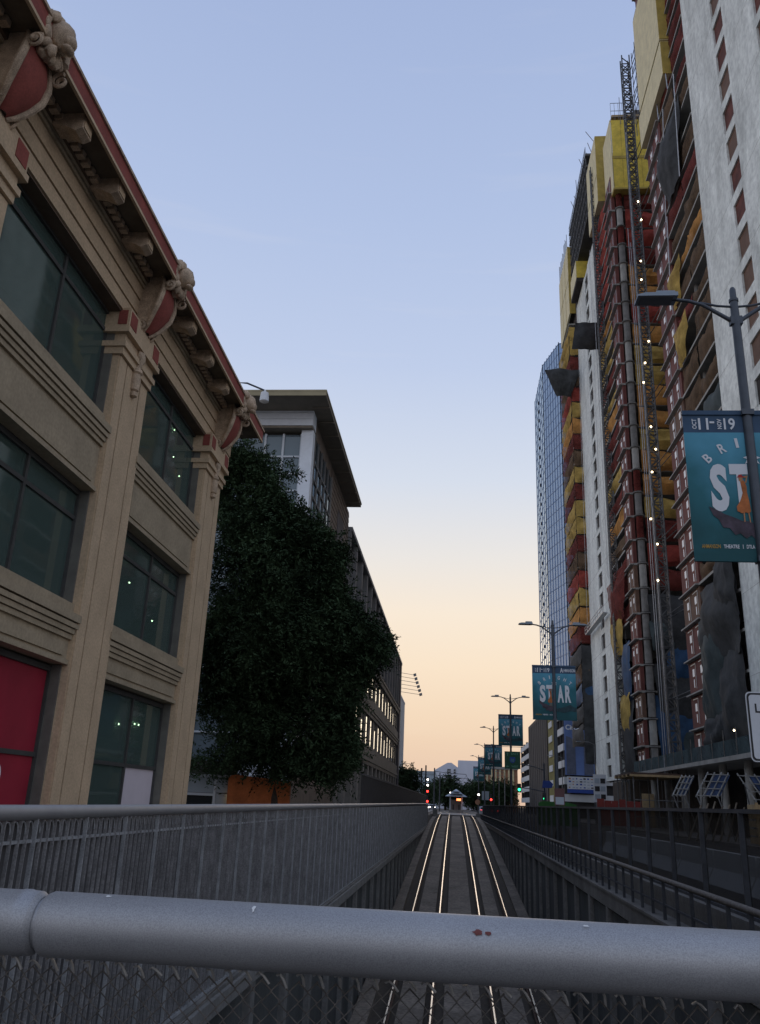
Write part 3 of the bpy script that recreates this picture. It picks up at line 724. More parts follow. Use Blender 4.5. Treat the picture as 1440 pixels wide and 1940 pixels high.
# ================================================================== LONG LOFT BUILDING
lb = thing('loft_building', 'long olive grey loft building with tall ribbed top storey and ledges', 'building', (-8.5, 98, 0))
MB().box(-30, -9.3, 63.6, 133.5, 0, 22.0).part('wall', 'attic_dark', lb)
MB().box(-30, -8.3, 64.0, 133.7, 21.9, 22.25).part('roof_edge', 'fin_grey', lb)
bay0 = 65.0
nb = 15; bw = (133.4-64.2)/nb
for k in range(nb+1):
    y = 64.2+k*bw
    MB().box(-9.3, -8.4, y-.32, y+.32, 15.3, 21.9).part('fin', 'fin_grey', lb)
    MB().box(-9.3, -8.5, y-.55, y+.55, 0, 4.9).part('ground_pier', 'pier_pale', lb)
    MB().box(-9.3, -8.6, y-.45, y+.45, 6.7, 9.6).part('pier', 'olive_concrete', lb)
    MB().box(-9.3, -8.6, y-.45, y+.45, 11.6, 14.2).part('pier', 'olive_concrete', lb)
    if k == nb: break
    for (z0, z1) in ((15.6, 17.4), (17.7, 21.5)):
        wn = MB().box(-9.28, -9.22, y+.6, y+bw-.6, z0, z1).part('window', 'pane_dark', lb)
        MB().box(-9.24, -9.14, y+bw/2-.08, y+bw/2+.08, z0, z1).part('mullion', 'frame_grey', wn)
        MB().box(-9.24, -9.14, y+.6, y+bw-.6, z0-.1, z0).part('sill', 'fin_grey', wn)
    for (z0, z1) in ((6.75, 9.55), (11.65, 14.15)):
        wn = MB().box(-9.28, -8.72, y+.45, y+bw-.45, z0, z1).part('window', 'frame_grey', lb)
        for q in range(2):
            a = y+.6+q*(bw-1.2)/2
            MB().box(-8.73, -8.70, a+.08, a+(bw-1.2)/2-.08, z0+.15, z1-.8).part('pane', 'pane_mirror' if q else 'frame_dark', wn)
            MB().box(-8.73, -8.70, a+.08, a+(bw-1.2)/2-.08, z1-.7, z1-.12).part('pane', 'pane_mirror' if q and k % 3 else 'frame_dark', wn)
    MB().box(-9.28, -9.0, y+.55, y+bw-.55, 0, 4.85).part('shop_bay', 'garage_dark', lb)
for (z0, steps) in ((4.9, ((.0, .35, -8.48), (.38, .62, -8.40), (.65, .85, -8.46), (.88, 1.75, -8.52))), (9.6, ((.0, .35, -8.5), (.38, .65, -8.42), (.7, .9, -8.36), (.93, 1.9, -8.5))), (14.2, ((.0, .5, -8.45), (.53, .8, -8.36), (.83, 1.1, -8.5)))):
    for (a, b, x) in steps: MB().box(-9.3, x, 64, 133.5, z0+a, z0+b).part('ledge', 'olive_concrete', lb)
MB().box(-9.3, -8.36, 131.3, 133.6, 0, 22).part('end_pier', 'attic_dark', lb)

# ================================================================== SHOPFRONT AND ORANGE WALL BEHIND THE FENCE
sh_ = thing('shopfront', 'low grey glazed shopfront with pale frame beside the tan building', 'shopfront', (-11, 36.5, .1))
MB().box(-13, -9.25, 36.4, 37.2, 0, 2.9).part('wall', 'frame_grey', sh_)
MB().box(-12.9, -9.85, 36.34, 36.4, 1.62, 2.24).part('sign_board', 'far_grey', sh_)
MB().box(-13, -9.2, 36.30, 36.4, 2.24, 2.34).part('frame', 'frame_white', sh_)
MB().box(-13, -9.85, 36.30, 36.4, 1.50, 1.60).part('frame', 'frame_white', sh_)
MB().box(-9.95, -9.85, 36.29, 36.4, .1, 2.24).part('frame', 'frame_white', sh_)
MB().box(-9.84, -9.28, 36.30, 36.4, 1.64, 2.2).part('panel', 'far_grey', sh_)
MB().box(-9.84, -9.28, 36.31, 36.4, .2, 1.60).part('panel', 'far_grey', sh_)
for x0, x1 in ((-12.9, -11.5), (-11.4, -10.0)): MB().box(x0, x1, 36.36, 36.4, .15, 1.5).part('pane', 'pane_dark', sh_)
MB().ball((-9.22, 36.2, 1.45), (.06,.06,.16), 10, 8).part('wall_lamp', 'lit_wall', sh_, True)
ow = thing('orange_wall', 'rust orange painted wall with a leaning corner under the tree', 'wall', (-8, 36, .1))
MB().prism([(-9.22,.1),(-6.65,.1),(-6.68,2.18),(-8.9,2.36),(-9.12,2.34),(-9.25,2.2)], 'y', 35.85, 36.15).part('panel', 'orange_wall', ow)
MB().box(-9.1, -8.95, 36.15, 36.5, .1, 2.3).part('return', 'orange_wall', ow)

# ================================================================== TREES
def foliage(C, Rr, n_per, leaf, twig, nleaf, seed, droop=.35):
    """feathery sprays: every twig carries two rows of narrow leaflets; returns vertex and quad arrays"""
    g = np.random.default_rng(seed); C = np.asarray(C, float); Rr = np.asarray(Rr, float)
    cnt = np.maximum(6, (n_per*Rr**1.6)).astype(int); idx = np.repeat(np.arange(len(C)), cnt); n = len(idx)
    q = g.normal(size=(n, 3))*[.5, .5, .45]; q /= np.maximum(1, np.linalg.norm(q, axis=1)/1.05)[:, None]
    base = C[idx]+q*Rr[idx][:, None]
    d = q*1.2+g.normal(size=(n, 3))*[.7, .7, .35]; d[:, 2] -= droop; d /= np.linalg.norm(d, axis=1)[:, None]+1e-6
    side = np.cross(d, g.normal(size=(n, 3))*.6+[0, 0, 1.0]); side /= np.linalg.norm(side, axis=1)[:, None]+1e-6
    L_ = twig*g.uniform(.6, 1.3, n)
    t = np.linspace(.1, 1.0, nleaf)
    sg = np.where(np.arange(nleaf) % 2, 1.0, -1.0)
    o = base[:, None]+d[:, None]*(t[None, :, None]*L_[:, None, None]); o[:, :, 2] -= (t**2)[None]*L_[:, None]*.25
    a = d[:, None]*.55+side[:, None]*sg[None, :, None]+g.normal(size=(n, nleaf, 3))*.25; a /= np.linalg.norm(a, axis=2)[:, :, None]
    w_ = np.cross(a, g.normal(size=(n, nleaf, 3))*.5+[0, 0, 1.0]); w_ /= np.linalg.norm(w_, axis=2)[:, :, None]+1e-6
    ll = leaf*g.uniform(.7, 1.4, (n, nleaf))[:, :, None]; ww = ll*.20
    V = np.stack([o, o+a*ll*.5-w_*ww, o+a*ll, o+a*ll*.5+w_*ww], 2).reshape(-1, 3)
    return V
def leaf_mesh(V, m, parent):
    V = V-np.array(ORI[parent.name]); nq = len(V)//4; me = bpy.data.meshes.new('crown')
    me.vertices.add(len(V)); me.vertices.foreach_set('co', V.astype(np.float32).ravel()); me.loops.add(len(V)); me.loops.foreach_set('vertex_index', np.arange(len(V), dtype=np.int32))
    me.polygons.add(nq); me.polygons.foreach_set('loop_start', np.arange(0, len(V), 4, dtype=np.int32)); me.update(calc_edges=True); me.validate()
    me.materials.append(MATS[m]); o = bpy.data.objects.new('crown', me); COL.objects.link(o); o.parent = parent; ORI[o.name] = ORI[parent.name]; return o
tr_ = thing('street_tree', 'large dense dark green street tree overhanging the picket fence', 'tree', (-7.3, 36, .1))
rnd = random.Random(5)
def px_ray(px, py, Y):
    d = fw*1600 + r2*(px-720) - u2*(py-960); t = Y/d.y
    return (d.x*t, Y, EYE.z+d.z*t)
# crown outline, measured on the tree's own plane 36 m down the street (metres: x, z)
OUT = [(-10.9,3.0),(-10.9,7.0),(-10.6,10.5),(-10.6,13.5),(-10.65,15.6),(-9.9,16.7),(-9.0,16.4),(-8.5,15.0),(-7.6,13.9),(-6.7,13.4),(-6.15,12.6),(-5.45,12.1),(-5.5,10.9),(-4.9,9.9),(-4.3,9.1),(-3.4,8.2),(-3.35,7.7),(-4.1,6.9),(-4.5,5.6),(-4.6,4.4),(-4.4,3.6),(-5.0,3.0),(-5.6,3.6),(-6.4,2.9),(-8.0,3.1)]
def inside(x, z):
    r = False; j = len(OUT)-1
    for i in range(len(OUT)):
        (xi, zi), (xj, zj) = OUT[i], OUT[j]
        if (zi > z) != (zj > z) and x < (xj-xi)*(z-zi)/(zj-zi)+xi: r = not r
        j = i
    return r
def edge_d(x, z):
    best = 9
    for i in range(len(OUT)):
        a = Vector(OUT[i]); b = Vector(OUT[(i+1) % len(OUT)]); p_ = Vector((x, z)); t = max(0, min(1, (p_-a).dot(b-a)/(b-a).length_squared))
        best = min(best, (a+(b-a)*t-p_).length)
    return best
clumps = []
tries = 0
while len(clumps) < 240 and tries < 20000:
    tries += 1
    x = rnd.uniform(-11, -2.8); z = rnd.uniform(2.2, 16.8)
    if not inside(x, z): continue
    d = edge_d(x, z)
    if mnoise.noise(Vector((x*.55, z*.75, 3.1))) < -.28: continue
    r = min(1.05, max(.35, d*1.0))
    if d < .25: continue
    clumps.append((x, 36+rnd.uniform(-1, 1)*min(3.6, 1.0+d*1.1), z, r))
for k in range(300):
    i = rnd.randrange(3, len(OUT)); t = rnd.random(); a, b = OUT[i], OUT[(i+1) % len(OUT)]
    clumps.append((a[0]*(1-t)+b[0]*t+rnd.gauss(-.12, .18), 36+rnd.uniform(-1.5, 1.5), a[1]*(1-t)+b[1]*t+rnd.gauss(-.12, .18), rnd.uniform(.25, .55)))
for k in range(14):      # long straggling branch ends
    x, z = rnd.choice([(-3.6, 7.9), (-3.3, 7.9), (-4.7, 9.7), (-5.8, 12.3), (-8.4, 16.0), (-4.8, 3.0), (-5.2, 2.6), (-5.3, 2.1)]); clumps.append((x+rnd.uniform(-.2,.6), 36+rnd.uniform(-1,1), z+rnd.uniform(-.4,.4), .35))
crown_v = foliage([c[:3] for c in clumps], [c[3] for c in clumps], 120, .16, .55, 11, 3)
tk = MB().tube([(-7.3,36,.1),(-7.25,36,1.2),(-7.35,36.1,2.6),(-7.5,36,4.5),(-7.7,35.9,7.5),(-8.1,36,11),(-8.8,36,14.5)], [.30,.22,.2,.18,.14,.09,.04], 10)
tk = tk.part('trunk', 'bark', tr_, True)
for k in range(26):
    z0 = rnd.uniform(2.4, 11); cx_, cy_, cz_, r_ = rnd.choice(clumps); x0 = -7.4-(z0-2.4)*.08
    MB().tube([(x0,36,z0),((x0+cx_)/2,(36+cy_)/2,max(z0,(z0+cz_)/2)+.3),(cx_,cy_,cz_)], [.07,.045,.015], 5).part('limb', 'bark', tk, True)
leaf_mesh(crown_v, 'leaf', tr_)
def far_tree(x, y, h, rw, label, seed, group=None, z0=0.0):
    rnd = random.Random(seed); t = thing('tree', label, 'tree', (x, y, z0), group)
    MB().tube([(x,y,z0),(x+.1,y,z0+h*.35),(x,y,z0+h*.75)], [rw*.07, rw*.05, rw*.02], 7).part('trunk', 'bark', t, True)
    C_ = []
    for k in range(40):
        a = rnd.uniform(0, 6.28); q = math.sqrt(rnd.random()); zz_ = rnd.uniform(.3, .95); rr = rw*(1-abs(zz_-.58)*1.3)
        C_.append((x+math.cos(a)*q*rr*.8, y+math.sin(a)*q*rr*.8, z0+zz_*h))
    leaf_mesh(foliage(C_, [rw*.34]*len(C_), 22, rw*.11, rw*.2, 9, seed), 'leaf_far', t); return t
far_tree(-8.0, 138, 6.5, 3.6, 'dark bushy tree behind the tall dark fence', 21)
far_tree(-2.4, 255, 8.4, 5.2, 'round green tree behind the station shelter', 22)
far_tree(6.8, 255, 7.6, 5.5, 'wide green tree below the tan brick building', 23)
far_tree(12.5, 240, 7.5, 4.5, 'green tree beside the freeway sign pole', 24)
far_tree(-6.5, 236, 6.5, 3.0, 'small green tree on the pavement beside the station', 25)

# ================================================================== STREET LAMPS AND BANNERS
PX = 5.0
lamp = thing('street_lamp', 'tall dark twin-arm street lamp carrying a pair of teal banners by the screen fence', 'street lamp', (PX, 0, 0), 'twin-arm street lamps along the screen fence')
MB().tube([(PX,0,0),(PX,0,.5),(PX,0,.55),(PX,0,10.1),(PX,0,10.42)], [.16,.15,.105,.075,.07], 14).part('pole', 'lamp_pole', lamp, True)
MB().lathe((PX,0,10.42), [(.085,0),(.085,.05),(.06,.07),(.055,.25),(.035,.30)], 12).part('finial', 'lamp_pole', lamp, True)
for s_ in (-1, 1):
    MB().tube([(PX+s_*.07,0,10.02),(PX+s_*.28,0,10.17),(PX+s_*.55,0,10.36),(PX+s_*.8,0,10.45),(PX+s_*1.15,0,10.50)], [.04,.038,.036,.034,.032], 10).part('arm', 'lamp_pole', lamp, True)
    MB().tube([(PX+s_*.06,0,10.32),(PX+s_*.3,0,10.34),(PX+s_*.6,0,10.41)], .022, 8).part('tie_rod', 'lamp_pole', lamp, True)
    MB().box(PX+s_*.07-.035, PX+s_*.07+.035, -.06, .06, 9.94, 10.1).part('arm_clamp', 'lamp_pole', lamp)
    hd = MB().prism([(PX+s_*1.02,10.47),(PX+s_*1.74,10.47),(PX+s_*1.74,10.50),(PX+s_*1.6,10.54),(PX+s_*1.02,10.55)], 'y', -.17, .17).part('lamp_head', 'lamp_head', lamp)
    MB().box(min(PX+s_*1.1, PX+s_*1.68), max(PX+s_*1.1, PX+s_*1.68), -.14, .14, 10.455, 10.47).part('lens', 'lens_off', hd)
    MB().box(min(PX+s_*1.05, PX+s_*1.38), max(PX+s_*1.05, PX+s_*1.38), -.10, .10, 10.55, 10.62).part('driver_box', 'lamp_head', hd)
for z in (8.17, 5.53):
    MB().bar((PX-1.10,0,z),(PX+1.10,0,z), .018, 8).part('banner_rod', 'galv_dark', lamp, True)
    MB().box(PX-.10, PX+.10, -.10, .10, z-.05, z+.05).part('rod_clamp', 'lamp_pole', lamp)
# banners: local origin at the top corner beside the pole; front faces -Y
UX, UZ = (1,0,0), (0,0,1)
def banner(side):
    o = thing('banner', '', 'banner', (0,0,0))
    s = -1 if side == 'L' else 1
    W0, H = 1.02, 2.64
    x0, x1 = (-W0-.07, -.07) if side == 'L' else (.07, W0+.07)
    yf = lambda u, v: -.02 + .025*math.sin(3.1*u+1.3*v) + .02*math.sin(5*v)
    def cloth(za, zb, m, name, off=0):
        mb = MB(); mb.grid(lambda u, v: (x0+(x1-x0)*u, off, za+(zb-za)*v), 2, 2); mb.grid(lambda u, v: (x1+(x0-x1)*u, off+.006, za+(zb-za)*v), 2, 2)
        return mb.part(name, m, o)
    bd = cloth(-H, -.36, 'banner_teal', 'cloth'); cloth(-.36, 0.02, 'banner_navy', 'header')
    MB().box(x0, x1, -.025, .03, -.03, .05).part('sleeve', 'banner_navy', o); MB().box(x0, x1, -.025, .03, -H-.04, -H+.03).part('sleeve', 'banner_teal', o)
    y1 = -.010; ink = ('print_white', bd); gold = ('gold_print', bd); rock = MB(); hill = MB()
    cx0 = 0.0
    if side == 'L':
        def tx(s_, u, z, w_, h_, ang=0, mb=ink, bold=.02): text_on(mb, s_, (x0+u*W0, y1, z), w_, h_, UX, UZ, ang, bold)
        tx('OCT', .185, -.20, .19, .075, math.pi/2); tx('11', .335, -.20, .17, .22); tx('-', .48, -.17, .08, .035)
        tx('NOV', .60, -.20, .19, .075, math.pi/2); tx('19', .765, -.20, .19, .22)
        tx('B', .35, -.845, .11, .17, .70); tx('R', .60, -.66, .115, .18, .42); tx('I', .85, -.56, .05, .18, .14)
        tx('S', .50, -1.38, .29, .86, 0, ink, .045); tx('T', .83, -1.36, .30, .82, 0, ink, .045)
        tx('AHMANSON', .28, -2.42, .30, .07, 0, gold); tx('THEATRE', .60, -2.42, .25, .065); tx('|', .78, -2.42, .008, .07); tx('DTLA', .90, -2.42, .13, .065)
        # rock ledge and a plain standing figure in a long dress
        P_ = lambda pts, mb, y_=y1-.002: (mb.v.extend([(x0+u*W0, y_, z) for u, z in pts]), mb.f.append(tuple(range(len(mb.v)-len(pts), len(mb.v)))))
        P_([(.30,-1.72),(.42,-1.78),(.55,-1.86),(.68,-1.91),(.80,-1.97),(.92,-1.98),(1.0,-2.02),(1.0,-2.30),(.93,-2.22),(.85,-2.28),(.76,-2.19),(.68,-2.22),(.60,-2.10),(.50,-2.09),(.44,-1.95),(.36,-1.88)], rock)
        fig = MB(); skin = MB(); hat = MB()
        P_([(.84,-1.27),(.90,-1.25),(.935,-1.36),(.93,-1.46),(.95,-1.62),(.965,-1.80),(.93,-1.84),(.88,-1.82),(.82,-1.84),(.75,-1.80),(.745,-1.72),(.81,-1.62),(.86,-1.48),(.85,-1.38)], fig, y1-.003)
        P_([(.84,-1.83),(.862,-1.83),(.857,-1.99),(.84,-1.99)], skin, y1-.003); P_([(.915,-1.83),(.937,-1.83),(.945,-2.0),(.928,-2.0)], skin, y1-.003)
        P_([(.87,-1.18),(.97,-1.16),(.935,-1.30),(.915,-1.29),(.94,-1.20),(.87,-1.20)], skin, y1-.004)
        P_([(.815,-1.20),(.85,-1.185),(.88,-1.20),(.885,-1.25),(.855,-1.275),(.82,-1.26)], skin, y1-.005); P_([(.79,-1.20),(.815,-1.175),(.82,-1.15),(.87,-1.14),(.885,-1.17),(.92,-1.18),(.90,-1.195),(.83,-1.20)], hat, y1-.006)
        fig.part('printed_figure', 'figure_orange', bd); skin.part('printed_arm', 'figure_skin', bd); hat.part('printed_hat', 'figure_red', bd)
        rock.part('printed_rock', 'rock_print', bd)
        st = [(1.0,-.80),(.93,-.83),(.99,-.86),(.95,-.95),(1.0,-.92)]
        star = MB(); P_(st, star); star.part('printed_star', 'print_white', bd)
    else:
        def tx(s_, u, z, w_, h_, ang=0, mb=ink, bold=.02): text_on(mb, s_, (x0+u*W0, y1, z), w_, h_, UX, UZ, ang, bold)
        tx('A', .32, -.19, .15, .24); tx('HMANSON', .70, -.20, .58, .16)
        tx('G', .17, -.58, .11, .18, -.16); tx('H', .46, -.67, .12, .18, -.42); tx('T', .72, -.84, .12, .17, -.70)
        tx('A', .24, -1.38, .31, .86, 0, ink, .045); tx('R', .60, -1.38, .29, .86, 0, ink, .045)
        P_ = lambda pts, mb, y_=y1-.002: (mb.v.extend([(x0+u*W0, y_, z) for u, z in pts]), mb.f.append(tuple(range(len(mb.v)-len(pts), len(mb.v)))))
        P_([(0,-2.12),(.2,-2.08),(.4,-2.02),(.55,-1.97),(.7,-1.90),(.8,-1.98),(.92,-2.04),(1.0,-2.08),(1.0,-2.26),(.7,-2.22),(.4,-2.30),(0,-2.24)], hill)
        hill.part('printed_hills', 'hill_print', bd)
        star = MB(); P_([(0,-.80),(.07,-.83),(.01,-.86),(.05,-.95),(0,-.92)], star); star.part('printed_star', 'print_white', bd)
    return o
bL, bR = banner('L'), banner('R')
PSC = [1, 1.008, 1.048, 1.063, 1.07, 1.07]; BZ = [8.17, 8.42, 9.38, 9.0, 9.12, 9.1]
near = {0: 'beside the white lane sign', 1: 'in front of the striped car park', 2: 'above the green freeway sign'}
for k, y in enumerate((13.8, 44.0, 78.8, 113.5, 147.5, 183.0)):
    if k == 0:
        lamp.location = (PX, y, 0); a = bL; b = bR
    else:
        c = copy_tree(lamp, None, (PX, y, 0)); a = copy_tree(bL); b = copy_tree(bR)
        c.scale = (1, 1, PSC[k])
        for ch in c.children:
            if ch.name.split('.')[0] in ('banner_rod', 'rod_clamp'): ch.location.z += BZ[k]/PSC[k]-8.17
    gl = 'theatre banners hanging from the street lamps'
    for o, part in ((a, 'teal banner with dates, figure and large ST'), (b, 'teal banner with theatre name, hills and large AR')):
        o.location = (PX, y, BZ[k]); o['group'] = gl
        o['label'] = part + (', ' + near[k] if k in near else ', on a far lamp')
lamps = [o for o in COL.objects if o.name.startswith('street_lamp')]
lamps.sort(key=lambda o: o.location.y)
for k, o in enumerate(lamps):
    o['label'] = ['tall dark twin-arm street lamp beside the white lane sign', 'tall dark twin-arm street lamp in front of the striped car park', 'tall dark twin-arm street lamp carrying the green freeway sign'][k] if k < 3 else 'slim twin-arm street lamp with teal banners far down the street'

# lane sign by the nearest lamp
ls = thing('lane_sign', 'white lane sign with rounded black border, cut by the picture edge', 'sign', (7.0, 20, 0))
ls['label'] = 'white lane sign with rounded black border on a steel post'
def rrect(x0, x1, z0, z1, r, n=5):
    pts = []
    for (cx_, cz_, a0) in ((x1-r, z1-r, 0), (x0+r, z1-r, 90), (x0+r, z0+r, 180), (x1-r, z0+r, 270)):
        for k in range(n+1):
            t = math.radians(a0+90*k/n); pts.append((cx_+r*math.cos(t), cz_+r*math.sin(t)))
    return pts
MB().prism(rrect(6.52, 7.72, 2.70, 4.22, .10), 'y', 20.0, 20.01).part('panel', 'sign_white', ls)
MB().prism(rrect(6.545, 7.695, 2.725, 4.195, .09), 'y', 19.994, 19.9995).part('border', 'sign_black', ls)
MB().prism(rrect(6.585, 7.655, 2.765, 4.155, .07), 'y', 19.988, 19.9935).part('face', 'sign_white', ls)
ink = ('sign_black', ls); text_on(ink, 'L', (6.76, 19.984, 3.86), .12, .20, UX, UZ); text_on(ink, 'T', (6.86, 19.984, 3.10), .14, .20, UX, UZ)
MB().bar((7.12,20.05,0),(7.12,20.05,4.15), .035, 8).part('post', 'galv_dark', ls)

# ================================================================== TOWER UNDER CONSTRUCTION, NEAR BLOCK
ST = 2.98
def zf(k): return 5.62+ST*k
def drape(parent, name, m, kind, a0, a1, z0, z1, pos, bulge, seed, nu=8, nv=6, pinch=0.0, sagtop=0.0):
    """hung net or tarpaulin: kind 'E' lies along Y at x=pos and bellies towards -X, kind 'N' lies along X at y=pos and bellies towards -Y"""
    def fn(u, v):
        sag = bulge*math.sin(math.pi*u)**.6*math.sin(math.pi*min(1, max(0, v)))**.7
        wv = .5*bulge*mnoise.noise(Vector((u*3+seed*7.1, v*3.3, seed*1.7)))+.3*bulge*mnoise.noise(Vector((u*9+seed*3.1, v*8, seed*2.7)))
        dz = .18*mnoise.noise(Vector((u*4+seed, seed*5.5, 0)))*(1 if v > .5 else .6)
        a = a0+(a1-a0)*(u+pinch*(v-.5)*(u-.5)); z = z0+(z1-z0)*v+dz-sagtop*math.sin(math.pi*u)*v+.3*sagtop*math.sin(3*math.pi*u+seed)*v
        return (pos-sag-wv, a, z) if kind == 'E' else (a, pos-sag-wv, z)
    return MB().grid(fn, nu, nv).part(name, m, parent, True)
ta = thing('construction_tower', 'concrete tower under construction with bare shear wall and brown and red netting', 'building', (21, 60, 0))
TX = 21.0
MB().box(24.5, 48, 30, 78.9, 5.6, 100).part('core', 'tower_dark', ta)
NF = 31
# shear wall with punched windows
wall = MB()
cols = [(53.5, 55.8), (44.6, 47.7)]
piers = [(30, 44.6), (47.7, 53.5), (55.8, 63.0)]
def zh_(k): return 54.93+3.005*(k-16)
for (a, b) in piers: wall.box(TX, TX+.9, a, b, 5.9, zf(NF))
for (a, b) in cols:
    wall.box(TX+.02, TX+.88, a, b, 5.9, zh_(0)-2.08)
    for k in range(NF-2): wall.box(TX+.02, TX+.88, a, b, zh_(k), zh_(k+1)-2.08)
wall = wall.part('shear_wall', 'tower_concrete', ta)
for ci, (a, b) in enumerate(cols):
    for k in range(NF-2):
        m = random.choice(['infill_red', 'infill_red', 'brick_bare']) if k > 11 else random.choice(['tower_dark', 'brick_bare', 'garage_dark'])
        if ci == 1: m = 'net_red' if k > 20 else m
        w0 = MB().box(TX+.16, TX+.22, a, b, zh_(k)-2.08, zh_(k)).part('window_opening', m, ta)
# formwork joints and tie holes of the shear wall
for k in range(0, NF, 1):
    if k % 2 == 0: MB().box(TX-.006, TX, 30, 63, zf(k)-.55, zf(k)-.53).part('pour_joint', 'slab_concrete', wall)
# netted bays

pal_hi = ['net_darkred', 'net_darkred', 'net_brown', 'net_red', 'net_brown', 'net_darkred', 'net_darkred', 'net_brown']
for k in range(NF+1):
    MB().box(20.93, 24.6, 63.0, 79.0, zf(k)-.22, zf(k)).part('floor_slab', 'slab_concrete', ta)
    if k == NF: break
    z0, z1 = zf(k), zf(k+1)-.24
    if k >= 5:
        m = pal_hi[k % 8] if k > 17 else ['net_brown', 'net_brown', 'net_black', 'net_brown', 'tarp_teal'][k % 5] if k < 12 else ['net_brown', 'net_darkred', 'net_brown', 'net_orange'][k % 4]
        for (a, b) in ((63.1, 68.0), (68.1, 73.1)):
            hgt = random.choice([1.0, 1.0, .75, .95, .6])
            if random.random() < .1: continue
            drape(ta, 'safety_net', m if random.random() < .75 else random.choice(['net_brown', 'net_darkred', 'net_brown', 'net_orange']), 'E', a, b, z0+.02, z0+(z1-z0)*hgt, 21.12, .3, k*2.3+a, 8, 5, 0, .4)
    MB().bar((21.6, 68.1, zf(k)), (21.6, 68.1, zf(k+1)-.2), .26, 10).part('column', 'slab_dark', ta, True)
    # brick panel stack at the corner
    bp_ = MB().box(20.98, 21.4, 73.3, 78.8, zf(k)+.02, zf(k+1)-.24).part('brick_panel', 'brick_panel' if k % 6 != 4 or k > 12 else 'brick_bare', ta)
    MB().box(20.62, 20.98, 73.2, 78.95, zf(k)-.16, zf(k)-.04).part('slab_edge', 'slab_concrete', bp_)
    for j in range(2):
        y0 = 74.0+j*2.5
        MB().box(20.94, 20.98, y0, y0+.08, zf(k)+.35, zf(k)+2.45).part('window_trim', 'mast_rail', bp_); MB().box(20.94, 20.98, y0, y0+1.5, zf(k)+2.45, zf(k)+2.53).part('window_trim', 'mast_rail', bp_)
        MB().box(20.95, 20.985, y0+.45, y0+1.0, zf(k)+1.45, zf(k)+2.1).part('window_glint', 'reflection_white', bp_)
        if k % 2 or k < 12: MB().box(20.95, 20.985, y0+.62, y0+.78, zf(k)+.5, zf(k)+1.2).part('window_glint', 'reflection_white', bp_)
# black sheeting over the lowest storeys
for i, (a, b, z0, z1, m) in enumerate(((63.2, 69.5, 6.0, 13.5, 'net_black'), (63.1, 73.0, 12.8, 19.6, 'net_black'), (67.5, 73.1, 8.2, 17.0, 'tarp_teal'), (63.0, 67.2, 15.5, 21.5, 'net_black'), (68.0, 73.2, 5.8, 9.2, 'net_black'))):
    drape(ta, 'black_sheeting', m, 'E', a, b, z0, z1, 20.85-.06*i, .75, 31+i*1.7, 16, 12)
# black sheet flapping high on the tower, props, and scaffold tubes
drape(ta, 'black_sheeting', 'net_black', 'E', 66.0, 72.5, 58.5, 66.5, 20.6, .8, 55, 10, 10, .5)
for (p0, p1) in (((20.6,72.5,57.5),(20.1,68.5,68.0)), ((20.5,66.5,58.0),(20.1,64.2,68.0)), ((20.7,73.5,48),(20.3,71,57)), ((20.6,72,70),(20.4,72,82)), ((20.6,68,70),(20.4,68,76))):
    MB().bar(p0, p1, .055, 6).part('prop', 'mast_rail', ta)
for (y, z) in ((71.5, 49.5), (71, 43)): drape(ta, 'loose_net', 'net_yellow', 'E', y-1.6, y+1.8, z-2.2, z+2.0, 20.7, .5, y*.7, 6, 8, .8)
# climbing screen near the top
c1 = MB().box(20.25, 22.0, 68.0, 78.4, 72.0, 76.3).part('climbing_screen', 'cocoon_cream', ta)
MB().box(20.20, 22.0, 68.0, 77.6, 76.5, 90).part('climbing_screen', 'cocoon_cream', ta)
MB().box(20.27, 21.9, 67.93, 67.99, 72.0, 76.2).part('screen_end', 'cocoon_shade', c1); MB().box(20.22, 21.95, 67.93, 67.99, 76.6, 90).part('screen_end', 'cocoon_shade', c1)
fr_ = MB()
for y in (78.6, 80.2):
    for z in (77, 79, 81, 83, 85, 87): fr_.bar((20.4,78.3,z),(20.4,80.4,z), .05, 4)
    fr_.bar((20.4,y,75.5),(20.4,y,88), .05, 4)
fr_.part('edge_scaffold', 'scaffold', ta)
# podium edge, props and dark undercroft
MB().box(19.6, 24.6, 36, 100, 5.3, 5.62).part('podium_slab', 'slab_concrete', ta)
MB().box(24.0, 24.4, 36, 98, 0, 5.3).part('undercroft_wall', 'tower_dark', ta)
for y in range(40, 99, 6): MB().bar((20.6, y, .13), (20.6, y, 5.3), .3, 10).part('column', 'slab_concrete', ta, True)
for k in range(18):
    a = 45+k*3
    MB().box(19.66, 19.68, a+.05, a+2.95, 5.64, 6.75).part('edge_screen', 'site_mesh', ta); MB().box(19.62, 19.68, a-.04, a+.04, 5.62, 7.5).part('edge_post', 'mast_steel', ta)
for (x, y, z) in ((19.7, 63.5, 7.3), (19.8, 56, 4.0)): MB().ball((x, y, z), .07, 8, 6).part('work_lamp', 'light_warm', ta)

